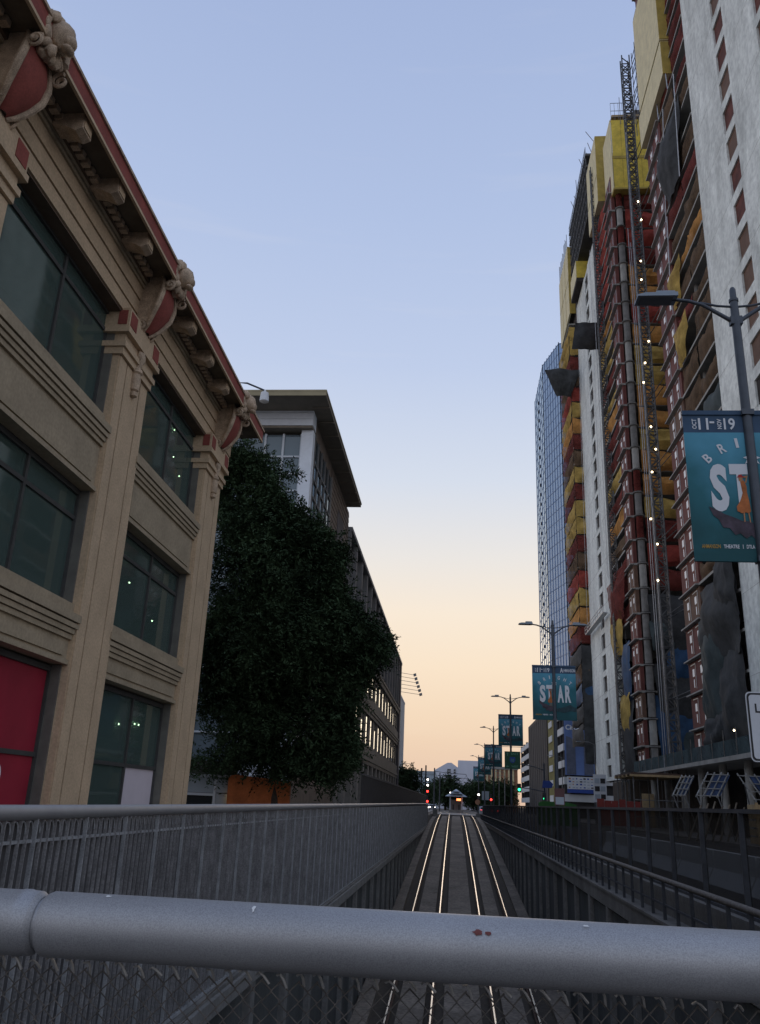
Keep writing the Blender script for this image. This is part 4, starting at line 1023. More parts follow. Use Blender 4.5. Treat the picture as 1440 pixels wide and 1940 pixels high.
# ================================================================== TOWER UNDER CONSTRUCTION, FAR BLOCK
tb = thing('construction_tower', 'tower under construction with orange netting, yellow climbing screens and pale slit-window wall', 'building', (21, 128, 0))
MB().box(25.5, 50, 101.5, 146, 0, 100).part('core', 'tower_dark', tb)
NB = 26
MB().box(21.0, 25.6, 133.5, 146, 14, 99).part('core', 'tower_dark', tb)
hi = {25: 'net_darkred', 24: 'net_red', 23: 'net_red', 22: 'net_darkred', 21: 'net_orange', 20: 'net_orange', 19: 'net_red', 18: 'net_orange', 17: 'net_yellow', 16: 'net_yellow', 15: 'net_orange', 14: 'net_orange', 13: 'net_yellow', 12: 'net_orange', 11: 'net_orange', 10: 'net_yellow', 9: 'net_darkred', 8: 'net_red', 7: 'net_darkred'}
for k in range(NB+6):
    z0, z1 = zf(k), zf(k+1)-.2
    if k <= NB:
        MB().box(21.0, 34, 98.9, 104, zf(k)-.24, zf(k)).part('floor_slab', 'slab_concrete', tb)
        if k in hi:
            drape(tb, 'safety_net', hi[k], 'N', 22.6, 32.5, z0-.35, z0+(z1-z0)*random.choice([.92, .98, .85]), 98.6, .75, k*3.7, 14, 6, 0, .45)
            if k % 2 == 0: MB().bar((27+random.uniform(-1,1), 98.6, z0+1.2), (27.2, 98.6, z0+2.4), .03, 5).part('guard_post', 'mast_rail', tb)
        MB().bar((21.9, 98.6, z0), (21.9, 98.6, z1), .42, 12).part('column', random.choice(['slab_dark', 'slab_concrete', 'slab_dark', 'net_darkred']), tb, True)
        MB().lathe((21.9, 98.6, z1-.1), [(.42,0),(.6,.08),(.6,.2)], 12).part('column_collar', 'slab_dark', tb)
        bp_ = MB().box(20.98, 21.4, 99.0, 103.0, z0+.02, z1-.04).part('brick_panel', 'brick_panel' if k not in (6, 7, 2) else 'brick_bare', tb)
        MB().box(20.55, 20.98, 98.9, 103.1, zf(k)-.16, zf(k)-.04).part('slab_edge', 'slab_concrete', bp_)
        for j in range(2):
            y0 = 99.5+j*1.8
            MB().box(20.94, 20.98, y0, y0+.08, z0+.35, z0+2.3).part('window_trim', 'mast_rail', bp_); MB().box(20.94, 20.98, y0, y0+1.2, z0+2.3, z0+2.38).part('window_trim', 'mast_rail', bp_)
            if k < 18: MB().box(20.95, 20.985, y0+.35, y0+.8, z0+1.35, z0+1.95).part('window_glint', 'reflection_white', bp_)
        # netted bay on the street side
        MB().box(20.9, 25.6, 103.0, 114.2, zf(k)-.24, zf(k)).part('floor_slab', 'slab_concrete', tb)
        if k >= 6:
            m = 'net_red' if k > 20 else random.choice(['net_orange', 'net_yellow', 'net_darkred', 'net_orange'] if k > 9 else ['net_darkred', 'net_brown'])
            drape(tb, 'safety_net', m, 'E', 103.3, 113.8, z0, z0+(z1-z0)*random.choice([.6, .95, .8]), 21.05, .4, k*1.9, 10, 5, 0, .4)
    # far bay with projecting balconies
    if k <= 26 and k >= 2:
        MB().box(19.5, 25.6, 133.2, 146.5, zf(k)-.22, zf(k)).part('balcony_slab', 'slab_concrete', tb)
        if k < 26:
            m = ['net_brown', 'net_darkred', 'net_yellow', 'net_yellow', 'net_darkred', 'net_yellow', 'net_brown', 'net_darkred', 'net_orange', 'net_yellow', 'net_red'][k % 11] if k > 6 else random.choice(['net_black', 'net_black', 'tarp_blue', 'net_black', 'net_brown'])
            drape(tb, 'safety_net', m, 'E', 133.4, 146.3, z0-.45, z0+(z1-z0)*.86, 19.42, .4, k*2.9, 12, 6, 0, .3)
            drape(tb, 'safety_net', m, 'N', 19.45, 23.5, z0-.5, z0+(z1-z0)*.86, 133.0, .4, k*3.3+9, 8, 5, 0, .25)
MB().box(21.4, 22.3, 133.6, 137, 0, 11.3).part('lower_pier', 'slab_concrete', tb)
# pale concrete wall with slit windows
ww = MB()
for (a, b) in ((114.3, 120.2), (123.2, 132.9)): ww.box(20.9, 21.8, a, b, 5.4, 86.0)
for k in range(0, 28):
    s0 = zf(k)+1.8; s1 = zf(k+1)-.35
    if s0 < 86: ww.box(20.92, 21.78, 120.2, 123.2, s0, min(86, s1))
ww.box(20.92, 21.78, 120.2, 123.2, 5.4, 5.9)
ww = ww.part('slit_wall', 'tower_concrete', tb)
for k in range(27): MB().box(21.12, 21.18, 120.2, 123.2, zf(k)-.4, zf(k)+1.9).part('slit_window', 'tower_dark', ww)
for k in range(0, 27, 2): MB().box(20.893, 20.9, 114.3, 132.9, zf(k)-.5, zf(k)-.46).part('pour_joint', 'slab_concrete', ww)
# climbing screens
s2_ = MB().box(21.25, 26.3, 97.4, 97.55, 88.0, 94.3).part('climbing_screen', 'cocoon_yellow', tb)
s3_ = MB().box(21.15, 26.3, 97.4, 97.55, 82.6, 87.5).part('climbing_screen', 'cocoon_yellow', tb)
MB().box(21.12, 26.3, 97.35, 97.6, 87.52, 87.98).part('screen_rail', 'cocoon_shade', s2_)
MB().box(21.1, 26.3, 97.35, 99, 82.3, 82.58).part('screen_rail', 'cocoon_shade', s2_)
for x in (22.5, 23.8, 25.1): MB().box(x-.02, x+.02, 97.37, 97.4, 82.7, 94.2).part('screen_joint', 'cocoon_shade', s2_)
MB().box(21.05, 21.2, 97.4, 103, 82.6, 94.3).part('screen_side', 'cocoon_cream', tb)
MB().box(26.3, 28.2, 99.0, 99.1, 87, 98.5).part('climbing_screen', 'cocoon_orange', tb)
gr = MB()
for z in (87, 88.7, 90.4, 92.1, 93.8, 95.5, 97.2, 98.4): gr.box(26.3, 28.2, 98.93, 98.99, z-.06, z+.06)
for x in (26.4, 27.3, 28.1): gr.box(x-.05, x+.05, 98.92, 98.98, 87, 98.5)
gr.part('screen_grid', 'tower_dark', tb)
rl = MB()
for z in (94.9, 96.0, 97.4): rl.bar((21.3,97.45,z),(26.2,97.45,z), .04, 4)
for k in range(10): rl.bar((21.3+k*.54,97.45,94.3),(21.3+k*.54,97.45,97.4), .03, 4)
for x in (22.6, 24.6): rl.bar((x,97.4,93.5),(x,97.4,98.4), .05, 4)
rl.part('guard_rail', 'scaffold', tb); MB().box(21.4, 26.2, 97.45, 98.5, 94.9, 95.3).part('deck', 'ply', tb)
MB().box(20.3, 22.2, 105.0, 113.4, 86.5, 91.2).part('climbing_screen', 'cocoon_cream', tb); MB().box(20.3, 22.2, 105.0, 113.4, 91.5, 98.5).part('climbing_screen', 'cocoon_cream', tb)
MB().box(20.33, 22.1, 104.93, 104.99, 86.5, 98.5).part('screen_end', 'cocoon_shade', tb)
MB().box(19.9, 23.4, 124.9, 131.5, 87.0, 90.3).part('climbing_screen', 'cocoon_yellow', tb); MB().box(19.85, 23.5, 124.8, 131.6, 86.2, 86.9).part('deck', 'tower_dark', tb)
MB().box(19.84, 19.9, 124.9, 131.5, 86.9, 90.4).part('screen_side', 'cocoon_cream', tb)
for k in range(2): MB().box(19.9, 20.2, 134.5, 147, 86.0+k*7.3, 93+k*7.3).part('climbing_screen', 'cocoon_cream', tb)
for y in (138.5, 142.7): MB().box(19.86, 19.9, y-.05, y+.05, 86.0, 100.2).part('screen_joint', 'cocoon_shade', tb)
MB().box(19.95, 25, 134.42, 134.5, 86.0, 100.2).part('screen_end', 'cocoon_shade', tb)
top = MB()
for k in range(6):
    MB().box(20.4, 28, 114, 135, 91.5+k*2.3, 91.9+k*2.3).part('deck', 'site_deck', tb)
    for y in range(114, 136, 2): top.bar((20.45,y,91.9+k*2.3),(20.45,y,93.2+k*2.3), .035, 4)
    for dz in (.6, 1.2): top.bar((20.45,114,91.9+k*2.3+dz),(20.45,135,91.9+k*2.3+dz), .05, 4)
for y in range(135, 147, 1): top.bar((19.95,y,100.2),(19.95,y+.1,103.3+random.uniform(-.6,.8)), .06, 4)
top.part('guard_rail', 'scaffold', tb)
for k in range(10): MB().bar((20.5+random.uniform(0,2), 114+k*2.2, 105), (20.4+random.uniform(0,2), 114+k*2.2, 107+random.uniform(0,1.2)), .05, 5).part('starter_bar', 'rail_rust', tb)
# black sheets blowing out from the far corner, blue and grey sheeting low down
drape(tb, 'black_sheeting', 'net_black', 'N', 15.9, 20.2, 68.4, 73.6, 132.4, .9, 71, 10, 8, .9); drape(tb, 'black_sheeting', 'net_black', 'N', 17.3, 21.4, 66.8, 71.4, 113.8, .5, 72, 10, 8, -.35)
for i, (a, b, z0, z1, m) in enumerate(((22.4, 31, 6.0, 14, 'tarp_blue'), (22.6, 31, 11, 17.5, 'net_black'), (23.8, 27.5, 15.0, 21.0, 'tarp_blue'), (22.5, 31, 17.5, 25.5, 'net_black'), (22.2, 25.0, 19.0, 22.5, 'tarp_white'), (25, 31, 5.8, 10, 'tarp_teal'))):
    if m == 'tarp_white': m = 'tarp_teal'
    drape(tb, 'tarpaulin', m, 'N', a, b, z0, z1, 98.6-.14*i, .8, 81+i, 12, 10, .2)
for i, (a, b, z0, z1, m) in enumerate(((103.2, 108, 14, 21, 'tarp_blue'), (103.2, 110, 6, 14, 'net_black'), (106, 113.5, 20, 26, 'net_yellow'), (104, 109, 10, 15, 'net_yellow'), (103.1, 113, 24, 30, 'net_darkred'))):
    drape(tb, 'tarpaulin', m, 'E', a, b, z0, z1, 20.8-.08*i, .5, 91+i, 10, 8, .3)
for i, (z0, z1) in enumerate(((8, 13.5), (13, 19.5), (19, 24))): drape(tb, 'tarpaulin', 'net_black', 'N', 19.4, 23.4, z0, z1, 132.9, .4, 101+i, 6, 6)
# swing stage hanging on the pale wall
sg = thing('swing_stage', 'narrow aluminium work platform hanging on the pale slit-window wall', 'platform', (20.2, 124, 27))
MB().box(19.9, 20.6, 115.5, 131.5, 27.0, 27.15).part('deck', 'mast_rail', sg)
for z in (27.6, 28.1): MB().bar((19.9,115.5,z),(19.9,131.5,z), .05, 5).part('rail', 'mast_rail', sg)
for k in range(9): MB().bar((19.9,115.5+k*2,27.1),(19.9,115.5+k*2,28.1), .04, 5).part('post', 'mast_rail', sg)
for y in (116, 131): MB().bar((20.2,y,27),(20.7,y,86), .025, 5).part('cable', 'mast_rail', sg)

# ================================================================== HOIST MASTS
def mast(x, y, z1, s, label, ties, lights, cables, tie_y):
    t = thing('hoist_mast', label, 'mast', (x, y, .1))
    h = s/2
    for sx in (-1, 1):
        for sy in (-1, 1): MB().bar((x+sx*h,y+sy*h,.1),(x+sx*h,y+sy*h,z1), .085, 6).part('leg', 'mast_rail' if sx < 0 and sy < 0 and False else 'mast_steel', t)
    n = int((z1-5)/1.0); br = MB()
    for k in range(n):
        a = 5+k*1.0; b = a+1.0
        for sy in (-1, 1):
            br.bar((x-h,y+sy*h,a),(x+h,y+sy*h,a), .07, 4); br.bar((x-h,y+sy*h,a) if k % 2 else (x+h,y+sy*h,a), (x+h,y+sy*h,b) if k % 2 else (x-h,y+sy*h,b), .065, 4)
        for sx in (-1, 1):
            br.bar((x+sx*h,y-h,a),(x+sx*h,y+h,a), .07, 4); br.bar((x+sx*h,y-h,a),(x+sx*h,y+h,b), .065, 4)
    br.part('lattice', 'mast_steel', t)
    for z in ties: 
        tb_ = MB(); tb_.bar((x,y,z),(21.3,tie_y,z+.15), .05, 5); tb_.bar((x+h,y,z-.1),(21.8,tie_y,z-.05), .05, 5); tb_.part('wall_tie', 'mast_steel', t)
    for (dx, za, zb) in cables: MB().bar((x+dx,y-.5,za),(x+dx,y-.5,zb), .035, 5).part('guide_pipe', 'mast_rail', t)
    for (xx, z) in lights: MB().ball((xx, y-.6, z), .10, 8, 6).part('lamp', 'light_warm', t)
    return t
mast(20.75, 85.0, 92.4, .92, 'tall dark lattice hoist mast with work lamps in the gap between the towers', [12, 20, 28, 36, 44, 52, 60, 68, 76, 84, 88.5],
     [(20.97,69.7),(21.18,67.1),(20.78,61.4),(20.69,58.9),(21.0,50.9),(20.44,48.2),(20.12,45.8),(20.57,40.5),(20.9,37.9),(20.35,35.3),(19.9,30.1),(20.37,27.4),(20.17,23.6)],
     [(-1.15,5,66),(-.95,5,64),(-.62,5,80)], 79.0)
mast(20.45, 108.5, 95.5, .8, 'lattice hoist mast against the pale slit-window wall', [14, 24, 34, 44, 54, 64, 74, 84], [], [(-.9,30,70),(.9,5,60)], 110)

# ================================================================== SITE AT THE TOWER FOOT
hz_ = thing('site_hoarding', 'red site hoarding with pale rails at the tower foot', 'hoarding', (17, 95, .13))
for k in range(7): MB().box(14.9+k*.75, 15.62+k*.75, 95, 95.1, .13, 2.6 if k % 3 else 2.75).part('panel', 'hoarding_red', hz_)
MB().box(14.9, 20.1, 94.94, 95, 1.7, 1.78).part('rail', 'sign_white', hz_)
pw = thing('plywood_sheet', 'pale plywood sheet standing at the site hoarding', 'board', (19.6, 93.5, .13)); MB().box(19.2, 20.4, 93.5, 93.6, .13, 3.4).part('sheet', 'ply', pw); MB().box(19.25, 19.33, 93.6, 94.6, .13, 1.6).part('brace', 'ply', pw)
nb_ = thing('notice_board', 'white site notice board with dark text beside the red hoarding', 'board', (14.9, 95, .13))
MB().box(14.75, 16.1, 96.0, 96.1, 2.4, 5.2).part('panel', 'sign_white', nb_); MB().box(14.8, 14.9, 96.02, 96.12, .13, 2.4).part('post', 'lamp_pole', nb_); MB().box(15.9, 16.0, 96.02, 96.12, .13, 2.4).part('post', 'lamp_pole', nb_)
for k in range(3):
    for j in range(2): MB().box(14.88+j*.6, 15.38+j*.6, 95.97, 96.0, 2.7+k*.8, 3.2+k*.8).part('print', 'sign_black' if (k+j) % 2 else 'far_grey', nb_)
dk = thing('timber_deck', 'brown timber loading deck on scaffold posts at the tower foot', 'platform', (17.5, 84, .13))
MB().box(15.6, 20.2, 80, 88, 4.75, 4.9).part('deck', 'rail_rust', dk)
for k in range(5): MB().box(15.5, 20.2, 80+k*1.9, 80.15+k*1.9, 4.55, 4.75).part('joist', 'ply', dk)
for x in (15.8, 17.9, 20.0):
    for y in (80.2, 84, 87.8): MB().bar((x,y,.13),(x,y,4.6), .05, 6).part('scaffold_post', 'scaffold', dk)
for z in (1.2, 2.6): MB().bar((15.8,80.2,z),(20,80.2,z), .04, 5).part('scaffold_rail', 'scaffold', dk)
def formwork(x, y, w_, shear, h, label, z0=2.7):
    t = thing('formwork_panel', label, 'formwork', (x, y, .13), 'leaning formwork panels')
    R_ = lambda u, v, off=0: (x+u*w_+v*h*shear, y+v*h*.35-off, z0+v*h)
    sk = MB(); q = [R_(.42,0,-.06),R_(1.15,0,-.06),R_(1.15,1,-.06),R_(.42,1,-.06),R_(.42,0,-.14),R_(1.15,0,-.14),R_(1.15,1,-.14),R_(.42,1,-.14)]
    sk.v = q; sk.f = [(0,1,2,3),(4,7,6,5),(0,4,5,1),(1,5,6,2),(2,6,7,3),(3,7,4,0)]; sk.part('skin', 'form_blue', t)
    for k in range(4): MB().bar(R_(k/3,-.08), R_(k/3,1.1), .042, 4).part('stud', 'form_frame', t)
    for k in range(4): MB().bar(R_(-.06,k/3,.05), R_(1.06,k/3,.05), .036, 4).part('waler', 'form_frame', t)
    for k in (0, 1): MB().bar(R_(k,.6,-.1), (x+k*w_+.6, y+2.0, .13), .04, 5).part('prop', 'scaffold', t); MB().bar(R_(k,0), (x+k*w_+.75, y-.3, .13), .04, 5).part('leg', 'scaffold', t)
formwork(13.85, 58, .72, .62, 1.12, 'narrow leaning formwork panel with blue skin and pale grid frame')
formwork(15.05, 57, 1.25, .66, 1.3, 'wide leaning formwork panel with blue skin and pale grid frame')
formwork(17.9, 55, 1.5, -.5, 1.35, 'blue formwork panel leaning the opposite way beside the grid frames', 2.55)
cr_ = thing('timber_crate', 'pale timber crate stack below the leaning formwork', 'crate', (17.2, 50, .13))
for k in range(5): MB().box(16.2, 18.0, 50, 51.2, .2+k*.42, .52+k*.42).part('plank', 'ply', cr_)
for x in (16.3, 17.0, 17.8): MB().box(x-.07, x+.07, 49.93, 50, .13, 2.3).part('batten', 'ply', cr_)
for k in range(7): MB().bar((13.6+k*.5, 54+k*.2, .13), (14.9+k*.42, 55.6, 2.1+.12*(k % 3)), .05, 4).part('loose_timber', 'weathered_timber', cr_)
gs = thing('green_screen', 'low bright green fabric barrier behind the screen fence', 'barrier', (10, 90, .006))
MB().prism([(8.35,.0),(12.2,.0),(12.1,2.0),(11.2,2.22),(10.4,2.05),(10.2,1.9),(9.9,2.2),(8.8,2.26),(8.4,2.1)], 'y', 90, 90.15).part('fabric', 'green_screen', gs)
for x in (8.6, 10.2, 11.9): MB().box(x-.04, x+.04, 90.15, 90.6, 0, 1.8).part('stay', 'scaffold', gs)
bn = thing('notice_sign', 'small dull red notice on the lamp pole above the screen fence', 'sign', (5.0, 43.9, 1.9))
MB().box(4.86, 5.34, 43.84, 43.87, 1.72, 2.5).part('panel', 'sign_red', bn); MB().box(4.9, 5.3, 43.83, 43.84, 1.76, 2.1).part('print', 'far_grey', bn)

# ================================================================== GLASS TOWER
gt = thing('glass_tower', 'slender blue glass residential tower with stacked balconies', 'building', (34, 240, 0))
plan = [(26,262),(26,236.5),(29.4,223),(46,219),(46,262)]
MB().prism(plan, 'z', 0, 131.5).part('glazing', 'tower_glass', gt)
def inset(d, ): return [(26-d,262),(26-d,236.5-d*.4),(29.4-d*.6,223-d),(46,219-d),(46,262)]
for k in range(42):
    z = 2+k*3.15
    MB().prism(inset(.06), 'z', z, z+.22).part('floor_band', 'mullion_blue', gt)
def lerp(a, b, t): return (a[0]+(b[0]-a[0])*t, a[1]+(b[1]-a[1])*t)
for (a, b, n) in (((26,262),(26,236.5),5),((26,236.5),(29.4,223),7),((29.4,223),(46,219),12)):
    for k in range(n+1):
        p_ = lerp(a, b, k/n); MB().box(p_[0]-.12, p_[0]+.08, p_[1]-.12, p_[1]+.08, 0, 131.8).part('mullion', 'mullion_blue', gt)
for k in range(36):
    z = 6+k*3.15
    bc = MB().box(31.2, 35.2, 220.2, 222.2, z, z+.25).part('balcony', 'lamp_head', gt); MB().box(31.2, 35.2, 220.2, 220.3, z+.25, z+1.35).part('balustrade', 'tower_glass', bc); MB().box(31.2, 31.3, 220.3, 222.2, z+.25, z+1.35).part('balustrade', 'tower_glass', bc)
for k in range(38): MB().box(25.7, 26.0, 249, 249.8, 8+k*3.15, 8.8+k*3.15).part('vent', 'tower_dark', gt)

# ================================================================== CAR PARKS AND BLOCKS DOWN THE STREET
def garage(x0, y0, y1, z1, label, n, x1=45):
    t = thing('car_park', label, 'building', (x0, y0, 0))
    MB().box(x0+1.2, x1, y0+.6, y1, 0, z1).part('core', 'garage_dark', t)
    st = z1/n
    for k in range(n):
        z = 3.0+k*(z1-2)/n
        MB().box(x0, x0+.3, y0, y1, z, z+1.35).part('parapet', 'parapet_white', t); MB().box(x0+.3, x1, y0, y0+.3, z, z+1.35).part('parapet', 'parapet_white', t)
        for y in np.linspace(y0+.4, y1-.4, 4): MB().box(x0+.1, x0+.9, y-.3, y+.3, z+1.35, min(z1, z+(z1-2)/n)).part('pier', 'garage_dark', t)
    return t
ga = garage(21.3, 175, 190, 21.0, 'striped car park with white parapets beside the blue billboard', 6)
MB().box(21.25, 21.6, 190, 202, 0, 21.5).part('olive_wall', 'far_olive', ga)
for k in range(6): MB().box(21.1, 21.25, 193, 199.5, 3+k*3.1, 4.3+k*3.1).part('parapet', 'parapet_white', ga)
db = thing('office_block', 'dark brown office block between the two white striped car parks', 'building', (21, 225, 0))
MB().box(21.0, 45, 202.5, 252, 0, 23.3).part('wall', 'far_dark', db); MB().box(23, 44, 206, 246, 23.3, 26.5).part('roof_house', 'far_dark', db)
for k in range(9): MB().box(20.92, 21.0, 205+k*5.2, 208.6+k*5.2, 1, 22.5).part('window_strip', 'garage_dark', db)
for k in range(5): MB().box(24+k*1.6, 24.9+k*1.6, 206, 207, 26.5, 27.4+.3*(k % 2)).part('roof_plant', 'far_brown', db)
garage(21.2, 254, 285, 20.0, 'far striped car park with white parapets beyond the dark office block', 6)
cb = thing('billboard', 'tall blue billboard showing two towers on the car park front', 'billboard', (24.3, 174.7, 8))
MB().box(21.55, 27.2, 174.55, 174.8, 7.9, 21.5).part('sheet', 'circa_sky', cb)
for (a, b, zt) in ((21.85, 23.6, 15.2), (25.2, 27.0, 15.0)):
    MB().prism([(a,8.0),(b,8.0),(b,zt-1.6),(b-.35,zt-.7),(b-.9,zt-.2),(a,zt)] if a < 24 else [(a,8.0),(b,8.0),(b,zt),(a+.9,zt-.2),(a+.35,zt-.7),(a,zt-1.6)], 'y', 174.50, 174.54).part('printed_tower', 'circa_tower', cb)
ink = ('print_white', cb); text_on(ink, 'C I R C A', (24.3, 174.48, 20.2), 4.2, .75, UX, UZ, 0, 0); text_on(ink, 'CircaLA', (23.9, 174.48, 16.9), 4.2, 1.0, UX, UZ, 0, .03)
spn = thing('sponsor_board', 'white board of small logos under the blue billboard', 'sign', (24, 174.3, 5.2))
MB().box(21.8, 27.0, 174.25, 174.4, 5.3, 7.6).part('panel', 'sign_white', spn); MB().box(21.8, 27.0, 174.22, 174.4, 4.6, 5.28).part('blue_strip', 'sign_blue', spn)
rnd = random.Random(3)
for r_ in range(4):
    for c_ in range(7): MB().box(22.1+c_*.7, 22.1+c_*.7+rnd.uniform(.2,.5), 174.22, 174.25, 5.5+r_*.53, 5.5+r_*.53+rnd.uniform(.12,.3)).part('logo', rnd.choice(['sign_black','far_grey','far_brown','sign_blue','far_grey']), spn)
br_ = thing('brick_building', 'tan brick building with columns at the far end of the street', 'building', (14, 300, 0))
MB().box(8.6, 20.5, 290, 320, 0, 13.6).part('wall', 'far_brown', br_)
for k in range(8): MB().box(9.0+k*1.4, 9.5+k*1.4, 289.6, 290, 8, 12.9).part('column', 'cocoon_cream', br_)
MB().box(8.4, 20.7, 289.4, 290, 13.0, 13.8).part('cornice', 'slab_concrete', br_)
wb = thing('white_building', 'pale gabled building with dark windows closing the street', 'building', (-2, 335, 0))
MB().prism([(-7.4,0),(1.4,0),(1.4,14.6),(-1.1,16.3),(-2.6,16.2),(-7.4,13.4)], 'y', 330, 350).part('wall', 'far_white', wb); MB().box(1.4, 9.0, 329, 350, 0, 17.2).part('wing', 'far_white', wb)
for x in (-2.6, -.2):
    for z in (12.6, 10.6):
        wn = MB().box(x, x+(1.3 if x < -2 else .7), 329.8, 329.95, z, z+1.4).part('window', 'pane_dark', wb)
        MB().box(x, x+(1.3 if x < -2 else .7), 329.72, 329.8, z+.6, z+.75).part('glazing_bar', 'frame_white', wn)
gb = thing('warehouse', 'long blue grey flat-roofed warehouse behind the catenary poles', 'building', (-20, 262, 0))
MB().box(-60, -5.4, 258, 290, 0, 10.2).part('wall', 'far_blue', gb); MB().box(-60.2, -5.2, 257.8, 258, 9.6, 10.5).part('roof_edge', 'far_grey', gb)
sb = thing('slab_block', 'narrow pale slab block behind the loft building', 'building', (-11, 150, 0))
MB().box(-22, -9.15, 146, 158, 0, 18.5).part('wall', 'far_grey', sb); MB().box(-22, -9.1, 145.9, 158.1, 18.5, 18.8).part('roof_edge', 'far_white', sb)
fl_ = thing('floodlight_rack', 'stadium floodlight rack on long arms behind the loft building', 'floodlight', (-16, 190, 0))
MB().bar((-16,190,0),(-16,190,29), .4, 10).part('mast', 'scaffold', fl_)
for k in range(6):
    z = 24.2+k*.85; MB().bar((-16,190,z+1.0),(-9.0+.28*(5-k),190,z), .05, 5).part('arm', 'scaffold', fl_)
    MB().prism([(-9.2+.28*(5-k),z-.3),(-8.6+.28*(5-k),z-.1),(-8.7+.28*(5-k),z+.4),(-9.3+.28*(5-k),z+.2)], 'y', 189.6, 190.4).part('lamp', 'scaffold', fl_)

# ================================================================== TALL DARK FENCE BY THE PAVEMENT
df = thing('mesh_fence', 'tall dark close-slatted fence running along the pavement below the loft building', 'fence', (-4.5, 95, .1))
MB().box(-4.52, -4.46, 43, 146, 2.74, 2.84).part('top_rail', 'fence_post', df)
slat = MB().box(-.012, .012, -.05, .05, .12, 2.74).mesh('slat', 'dark_fence'); far = MB(); n = 0
y = 43.0
while y < 145.9:
    if n < 280: piece('slat', slat, df, (-4.49, y, 0)); n += 1
    else: far.box(-4.502, -4.478, y-.05, y+.05, .12, 2.74)
    y += .16
far.part('slat_row', 'dark_fence', df)['kind'] = 'stuff'

# ================================================================== CROSSING, STATION AND TRAFFIC
def signal(x, y, z, lights, label, hz=None, pole=True, group=None):
    t = thing('traffic_signal', label, 'traffic light', (x, y, 0), group)
    MB().bar((x,y+.25,0),(x,y+.25,z+.9), .09, 8).part('pole', 'lamp_pole', t)
    for (dz, m) in lights:
        hs = MB().box(x-.28, x+.28, y, y+.25, z+dz-.3, z+dz+.3).part('housing', 'sign_black', t)
        MB().ball((x, y-.03, z+dz), (.17,.05,.17), 12, 8).part('lens', m, hs)
        MB().tube([(x+.2*math.cos(a), y-.12, z+dz+.2*math.sin(a)) for a in [math.pi*k/8 for k in range(9)]], .03, 5).part('visor', 'sign_black', hs)
    return t
signal(-4.35, 147.0, 1.9, [(0, 'light_red'), (1.55, 'light_red'), (2.5, 'light_white'), (3.4, 'light_white')], 'tall rail signal with red and white lights by the fence end')
signal(4.1, 150, 3.3, [(0, 'light_white'), (-.6, 'lens_off')], 'rail signal with a white light beside the concrete end block')
signal(6.25, 152, 2.6, [(0, 'light_red')], 'road signal showing red beyond the screen fence')
signal(-1.0, 235, 4.5, [(0, 'light_white')], 'far signal with a white light behind the shelter')
signal(14.95, 150, 3.1, [(0, 'light_green'), (.6, 'lens_off')], 'road signal showing green above the green barrier')
ma = thing('signal_mast', 'signal mast with long arm and a green light over the road', 'traffic light', (11.8, 118, 0))
MB().bar((11.8,118,0),(11.8,118,7.2), .11, 8).part('pole', 'lamp_pole', ma); MB().tube([(11.8,118,6.3),(10.5,118,6.7),(8.6,118,7.0)], .06, 6).part('arm', 'lamp_pole', ma); MB().tube([(11.8,118,3.6),(10,118,3.9),(8.3,118,4.05)], .06, 6).part('arm', 'lamp_pole', ma)
hs = MB().box(8.25, 8.75, 117.7, 117.95, 3.4, 4.5).part('housing', 'sign_black', ma); MB().ball((8.5,117.66,3.75), (.17,.05,.17), 12, 8).part('lens', 'light_green', hs)
MB().prism([(11.5,4.1),(12.7,4.1),(12.9,4.6),(12.5,5.0),(11.6,5.0)], 'y', 117.75, 117.8).part('street_name_plate', 'sign_blue', ma)
gsn = thing('freeway_sign', 'green freeway sign with arrows and route shield on the lamp pole', 'sign', (5.1, 78.5, 4.7))
MB().box(4.42, 5.80, 78.42, 78.46, 4.72, 6.20).part('panel', 'sign_green', gsn)
ink = ('sign_green_ink', gsn); text_on(ink, 'EAST', (5.32, 78.41, 6.0), .62, .18, UX, UZ); text_on(ink, 'WEST', (5.32, 78.41, 4.93), .62, .18, UX, UZ)
for (c, ang) in (((4.68, 5.96), 0), ((4.68, 4.93), math.pi/2)):
    A = [(-.03,-.14),(.03,-.14),(.03,.02),(.10,.02),(0,.14),(-.10,.02),(-.03,.02)]
    arw = MB(); arw.v += [(c[0]+px_*math.cos(ang)-pz_*math.sin(ang), 78.41, c[1]+px_*math.sin(ang)+pz_*math.cos(ang)) for px_, pz_ in A]; arw.f.append(tuple(range(7))); arw.part('printed_arrow', 'sign_green_ink', gsn)
shd = MB().prism([(4.88,5.72),(5.34,5.72),(5.36,5.45),(5.28,5.28),(5.11,5.2),(4.94,5.28),(4.86,5.45)], 'y', 78.40, 78.415).part('shield', 'sign_blue', gsn)
ink = ('sign_green_ink', shd); text_on(ink, '10', (5.11, 78.395, 5.45), .26, .26, UX, UZ)
for k, (x, y, h, lab) in enumerate(((-5.5, 150, 7.2, 'short dark catenary pole behind the fence end'), (-4.8, 150.5, 7.7, 'tall dark catenary pole beside the rail signal'), (-3.9, 176, 8.3, 'catenary pole beside the near station platform end'), (-3.2, 200, 8.2, 'catenary pole beside the station shelter'))):
    t = thing('catenary_pole', lab, 'pole', (x, y, 0)); MB().bar((x,y,0),(x,y,h), .16, 8, .12).part('mast', 'fence_post', t)
    if k > 1:
        MB().tube([(x,y,h-.6),(x+2.5,y,h-.9),(x+6.2,y,h-1.0)], .05, 5).part('cantilever', 'fence_post', t); MB().bar((x+6.2,y,h-1.0),(x+6.6,y,h-1.9), .04, 5).part('steady_arm', 'fence_post', t)
